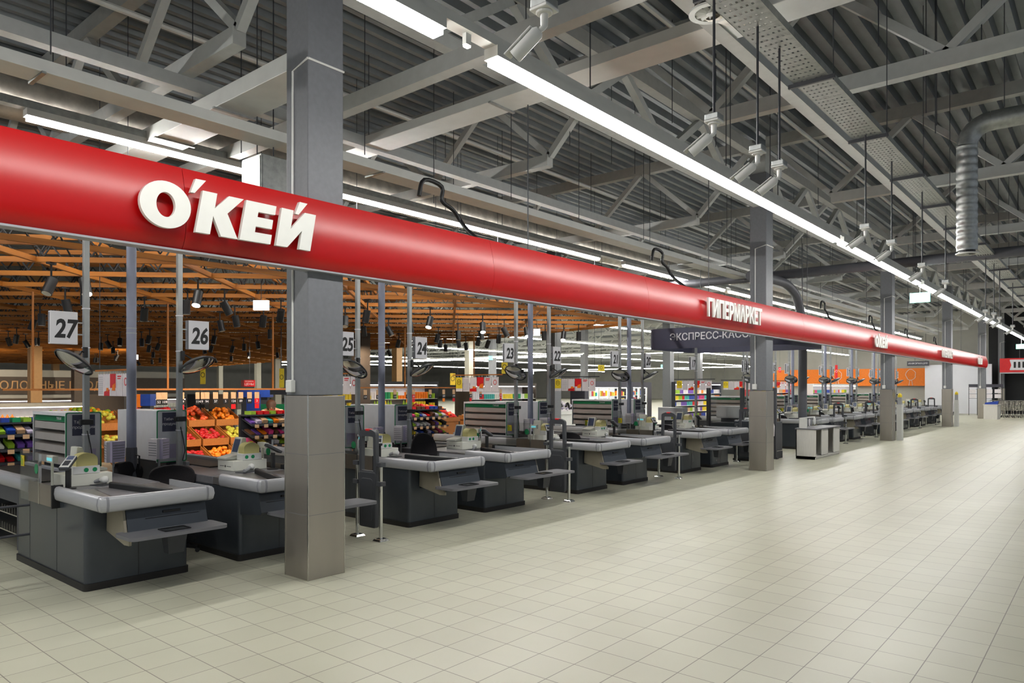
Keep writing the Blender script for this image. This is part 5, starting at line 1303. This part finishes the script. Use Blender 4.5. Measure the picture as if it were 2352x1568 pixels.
def build_far_end():
    t = thing('wall_graphic', 'large orange wall graphic with outline drawings at the far end of the shop', 'wall panel', (-16, 61.6, 1.95))
    m = MB(); m.box(-6.5, 5.4, -.1, .1, 0, 1.35); m.build('panel', 'orange', t)
    def tube2(P): 
        mm = MB(); mm.tube([(x, -.11, z) for x, z in P], .018, 4); return mm
    for cx in (4.0, 1.4, -1.3):
        mm = tube2([(cx + .33 * math.cos(a * .45) * (1 + .1 * math.sin(a * 2.1)), .85 + .42 * math.sin(a * .45)) for a in range(15)]); mm.tube([(cx - .06, -.11, .45), (cx - .12, -.11, .02)], .018, 4); mm.tube([(cx + .06, -.11, .45), (cx + .14, -.11, .02)], .018, 4); mm.build('outline_drawing', 'sign_white', t)
    t = thing('information_sign', 'dark information sign above the white far wall', 'sign', (-11.2, 58.8, 3.4))
    m = MB(); m.box(-.5, .9, -.05, .05, 0, .34); m.build('panel', 'navy_dark', t); text('ИНФОРМАЦИЯ', .17, 'sign_white', (.2, -.055, .17), '-Y', t, ext=.002)
    m = MB(); m.tube([(0, 0, .3), (0, 0, 4.15)], .012, 5); m.tube([(.7, 0, .3), (.7, 0, 4.15)], .012, 5); m.build('hanger', 'charcoal', t)
    t = thing('notice_board', 'grid notice board with white sheets beside the fifth pillar', 'notice board', (-6.2, 56.0, .9))
    m = MB(); m.box(-1.3, .6, 0, .03, .95, 1.15); m.build('header', 'navy_dark', t)
    m = MB()
    for k in range(5): m.box(-1.3 + k * .46, -1.27 + k * .46, 0, .03, -.9, .95)
    for k in range(3): m.box(-1.3, .57, 0, .03, .2 + k * .3, .22 + k * .3)
    m.build('grid_frame', 'rack', t)
    for k in range(8):
        m = MB(); m.box(-1.24 + (k % 4) * .46, -.9 + (k % 4) * .46, -.01, -.002, .25 + .32 * (k // 4), .5 + .32 * (k // 4)); m.build('sheet', 'paper', t)
    t = thing('wrapping_table', 'white wrapping table with blue tray beside the fifth pillar', 'table', (-5.87, 49.3, 0))
    m = MB(); m.box(0, .66, 0, 1.4, 0, .82); m.build('carcass', 'laminate', t)
    m = MB(); m.box(-.03, .69, -.03, 1.43, .82, .86); m.build('worktop', 'laminate', t)
    m = MB(); m.prism([(0, .0), (.62, .0), (.66, .2), (.02, .1)], lambda x, z, y: (x, y, z), .0, .4); o = m.build('blue_tray', 'blue', loc=(-5.84, 49.5, .86)); tag(o, 'blue tray lying on the white wrapping table', 'tray')
    # slim white posters fixed to the pillars
    for i, y in enumerate((27.9, 39.5)):
        t = thing('price_checker', 'white price checker column with yellow top on the %s pillar' % ('third', 'fourth')[i], 'column', (-5.8, y, 0))
        m = MB(); m.box(-.06, .1, -.14, .14, 0, 1.25); m.build('column_body', 'plastic_white', t)
        m = MB(); m.lathe([(.07, 0), (.07, .08), (.03, .14)], (.02, 0, 1.5), 10); m.build('top_cap', 'yellow', t)
        m = MB(); m.box(-.04, .08, -.07, .07, 1.25, 1.5); m.build('screen_head', 'bumper', t)
    # nested trolleys
    base = None
    for k in range(10):
        loc = (-5.75 + k * .29, 53.0 + k * .02, 0); lab = 'wire shopping trolley nested in the row by the black wall, %s from the wrapping table' % ORD[k]
        if base is None:
            base = thing('shopping_trolley', lab, 'shopping trolley', loc, group='nested shopping trolleys')
            m = MB(); z0, z1 = .45, 1.02
            for j in range(7):
                z = z0 + (z1 - z0) * j / 6; f = .75 + .25 * j / 6; P = [(-.27 * f, -.4 * f), (.27 * f, -.4 * f), (.27 * f, .45 * f), (-.27 * f, .45 * f)]
                m.tube([(x, y, z) for x, y in P + P[:1]], .008, 4)
            for a in range(6):
                for s_ in (-1, 1):
                    y = -.4 + .17 * a; m.tube([(s_ * .2, y * .75, z0), (s_ * .27, y, z1)], .006, 4)
                x = -.27 + a * .108; m.tube([(x * .75, -.3, z0), (x, -.4, z1)], .006, 4)
            m.build('basket', 'trimsteel', base)
            m = MB(); m.tube([(-.27, .46, .98), (-.27, .55, 1.04), (.27, .55, 1.04), (.27, .46, .98)], .014, 6); m.build('handle', 'charcoal', base)
            m = MB()
            for s_ in (-1, 1): m.tube([(s_ * .22, .45, .9), (s_ * .24, .35, .14), (s_ * .2, -.45, .14)], .013, 6)
            m.build('chassis', 'trimsteel', base)
            for x, y in ((-.24, .38), (.24, .38), (-.2, -.42), (.2, -.42)):
                m = MB(); m.lathe([(.06, -.015), (.06, .015)], (x, y, .062), 12, Matrix(((0, 0, 1), (0, 1, 0), (-1, 0, 0)))); m.build('wheel', 'black', base)
        else: dup(base, loc, 0, lab)
    t = thing('shop_sign', 'dark red shop sign with a white shield over the black far wall', 'sign', (-5.15, 58.6, 2.85))
    m = MB(); m.box(-.9, 4, 0, .2, 0, .95); m.build('panel', 'redpaint', t)
    m = MB(); m.box(-.9, 4, -.05, .2, -.08, 0); m.build('ledge', 'bumper', t)
    m = MB(); m.prism(rounded([(-.35, .15), (.7, .15), (.62, .48), (.7, .85), (-.35, .85), (-.25, .48)], .06), lambda x, z, y: (x, y, z), -.03, .0); m.build('shield_emblem', 'sign_white', t)
    m = MB()
    for k in range(3): m.box(-.12 + k * .24, .0 + k * .24, -.045, -.03, .3, .7)
    m.build('emblem_bars', 'black', t)
    m = MB(); m.tube([(.2, .1, .95), (.2, .1, 1.6)], .02, 6); m.build('bracket', 'charcoal', t)
    m = MB(); m.box(-.9, -.85, 0, .1, -2.85, -.05); m.build('side_post', 'bumper', t)

def build_person():
    import bmesh
    X, Y = -14.9, 9.15
    J = dict(pel=(0, 0, .92), ch=(.10, -.02, 1.12), sh=(.24, -.04, 1.30), nk=(.30, -.05, 1.36), hd=(.36, -.06, 1.40), ht=(.40, -.07, 1.47),
             ls=(.22, .15, 1.29), le=(.32, .22, 1.05), lw=(.50, .14, .98), lh=(.57, .12, .97), rs=(.24, -.22, 1.29), re=(.36, -.28, 1.05), rw=(.54, -.18, .98), rh=(.61, -.16, .97),
             lk=(.03, .10, .50), la=(-.02, .10, .09), lt=(.12, .11, .04), rk=(.03, -.11, .50), ra=(-.02, -.11, .09), rt=(.12, -.12, .04), lp=(0, .09, .88), rp=(0, -.1, .88))
    RAD = dict(pel=.15, ch=.15, sh=.14, nk=.06, hd=.085, ht=.08, ls=.065, le=.05, lw=.035, lh=.04, rs=.065, re=.05, rw=.035, rh=.04, lk=.07, la=.05, lt=.04, rk=.07, ra=.05, rt=.04, lp=.1, rp=.1)
    ED = [('pel', 'ch'), ('ch', 'sh'), ('sh', 'nk'), ('nk', 'hd'), ('hd', 'ht'), ('sh', 'ls'), ('ls', 'le'), ('le', 'lw'), ('lw', 'lh'), ('sh', 'rs'), ('rs', 're'), ('re', 'rw'), ('rw', 'rh'), ('pel', 'lp'), ('lp', 'lk'), ('lk', 'la'), ('la', 'lt'), ('pel', 'rp'), ('rp', 'rk'), ('rk', 'ra'), ('ra', 'rt')]
    nm = list(J); t = thing('person', 'brown haired person in a pale top bending behind the fruit stand', 'person', (X, Y, 0), -.5)
    def skin(name, keys, grow, mat):
        ks = [k for k in nm if k in keys]; me = bpy.data.meshes.new(name)
        me.from_pydata([J[k] for k in ks], [(ks.index(a), ks.index(b)) for a, b in ED if a in ks and b in ks], [])
        o = bpy.data.objects.new(name, me); COL.objects.link(o); o.parent = t; me.materials.append(MATS[mat])
        sk = o.modifiers.new('skin', 'SKIN'); me.skin_vertices or me.attributes
        if not me.skin_vertices:
            bm = bmesh.new(); bm.from_mesh(me); bm.verts.layers.skin.verify(); bm.to_mesh(me); bm.free()
        for i, k in enumerate(ks):
            v = me.skin_vertices[0].data[i]; v.radius = (RAD[k] + grow,) * 2; v.use_root = (i == 0)
        sd = o.modifiers.new('sub', 'SUBSURF'); sd.levels = sd.render_levels = 2
        for p in me.polygons: p.use_smooth = True
        return o
    skin('body', set(nm), 0, 'skin')
    skin('shirt', {'pel', 'ch', 'sh', 'ls', 'le', 'rs', 're'}, .015, 'cloth')
    skin('trousers', {'pel', 'lp', 'lk', 'la', 'rp', 'rk', 'ra'}, .012, 'trouser')
    m = MB(); c = Vector((.37, -.065, 1.445)); pr = [(.001, .118)] + [(.112 * math.cos(R(a)), .118 * math.sin(R(a))) for a in (65, 40, 15, -10, -35)] + [(.085, -.11)]
    m.lathe(pr, c + Vector((-.02, .0, .015)), 18, Matrix.Rotation(R(-18), 3, 'Y'), cap=False); m.build('hair', 'hair', t, smooth=80)
    m = MB(); e = c + Vector((.085, 0, -.05)); m.tube([e, e + Vector((.022, 0, -.02)), e + Vector((.01, 0, -.03))], [.008, .014, .006], 6); m.build('nose', 'skin', t, smooth=80)
    for s_ in (-1, 1):
        m = MB(); m.lathe([(.001, .01), (.009, .004), (.001, -.01)], c + Vector((.08, s_ * .032, -.03)), 8, cap=False); m.build('eye', 'black', t)
    m = MB(); m.beam(c + Vector((.07, -.025, -.098)), c + Vector((.07, .025, -.098)), .012, .01); m.build('mouth', 'redpaint', t)
    for hk, wk in (('lh', 'lw'), ('rh', 'rw')):
        h, w = Vector(J[hk]), Vector(J[wk]); d = (h - w).normalized(); s_ = d.cross(Vector((0, 0, 1))).normalized()
        for k, ln in enumerate((.06, .075, .08, .07)):
            b = h + d * .03 + s_ * (-.03 + .02 * k); m = MB(); m.tube([b, b + d * ln * .5 + Vector((0, 0, -.008)), b + d * ln + Vector((0, 0, -.03))], [.010, .009, .007], 6); m.build('finger', 'skin', t, smooth=80)
        b = h - s_ * .035; m = MB(); m.tube([b, b + d * .03 - s_ * .015, b + d * .055 - s_ * .015 + Vector((0, 0, -.015))], [.012, .010, .008], 6); m.build('thumb', 'skin', t, smooth=80)

def build_islands():
    rnd = random.Random(31)
    for i, (x, y, L, mats, lab) in enumerate(((-16.4, 11.0, 2.6, ('lime', 'yellow', 'green'), 'low produce island with green and yellow vegetables behind lane 24'), (-16.8, 14.4, 2.8, ('redpaint', 'orange', 'pomegranate'), 'low produce island with red and orange vegetables behind lane 23'), (-16.6, 18.2, 2.6, ('kraft', 'yellow', 'brown'), 'low bakery island with brown loaves behind lane 22'), (-17.5, 22.5, 3.0, ('paper', 'lilac', 'black'), 'low island with silvery packs behind lane 21'), (-20.5, 6.0, 2.4, ('lime', 'orange', 'yellow'), 'low produce island behind the dairy case end'))):
        t = thing('produce_island', lab, 'market stand', (x, y, 0))
        m = MB(); m.box(-1.1, 0, 0, L, 0, .72); m.build('plinth', 'crate' if i != 3 else 'plastic_white', t)
        m = MB(); m.box(-1.14, .04, -.04, L + .04, .72, .86); m.build('tray_edge', 'crate' if i != 3 else 'plastic_white', t)
        m = MB()
        for _ in range(260):
            a, b = rnd.random(), rnd.random(); h = .86 + .38 * math.sin(math.pi * a) ** .6 * math.sin(math.pi * b) ** .5 + rnd.uniform(-.03, .05); r = rnd.uniform(.045, .075)
            m.lathe([(.002, -r)] + [(r * math.cos(q), r * .8 * math.sin(q)) for q in (-.8, 0, .8)] + [(.002, r * .9)], (-1.05 + a, .05 + b * (L - .1), h), 7, mi=rnd.randrange(3), cap=False)
        m.box(-1.06, -.04, .04, L - .04, .80, .9, 0)
        o = m.build('vegetable_heap', list(mats), t, smooth=60); o['kind'] = 'stuff'
build_lattice(); build_spots(); build_islands(); build_store_pillars(); build_racks(); build_fruit(); build_hangings(); build_shelving(); build_express(); build_far_end(); build_person()
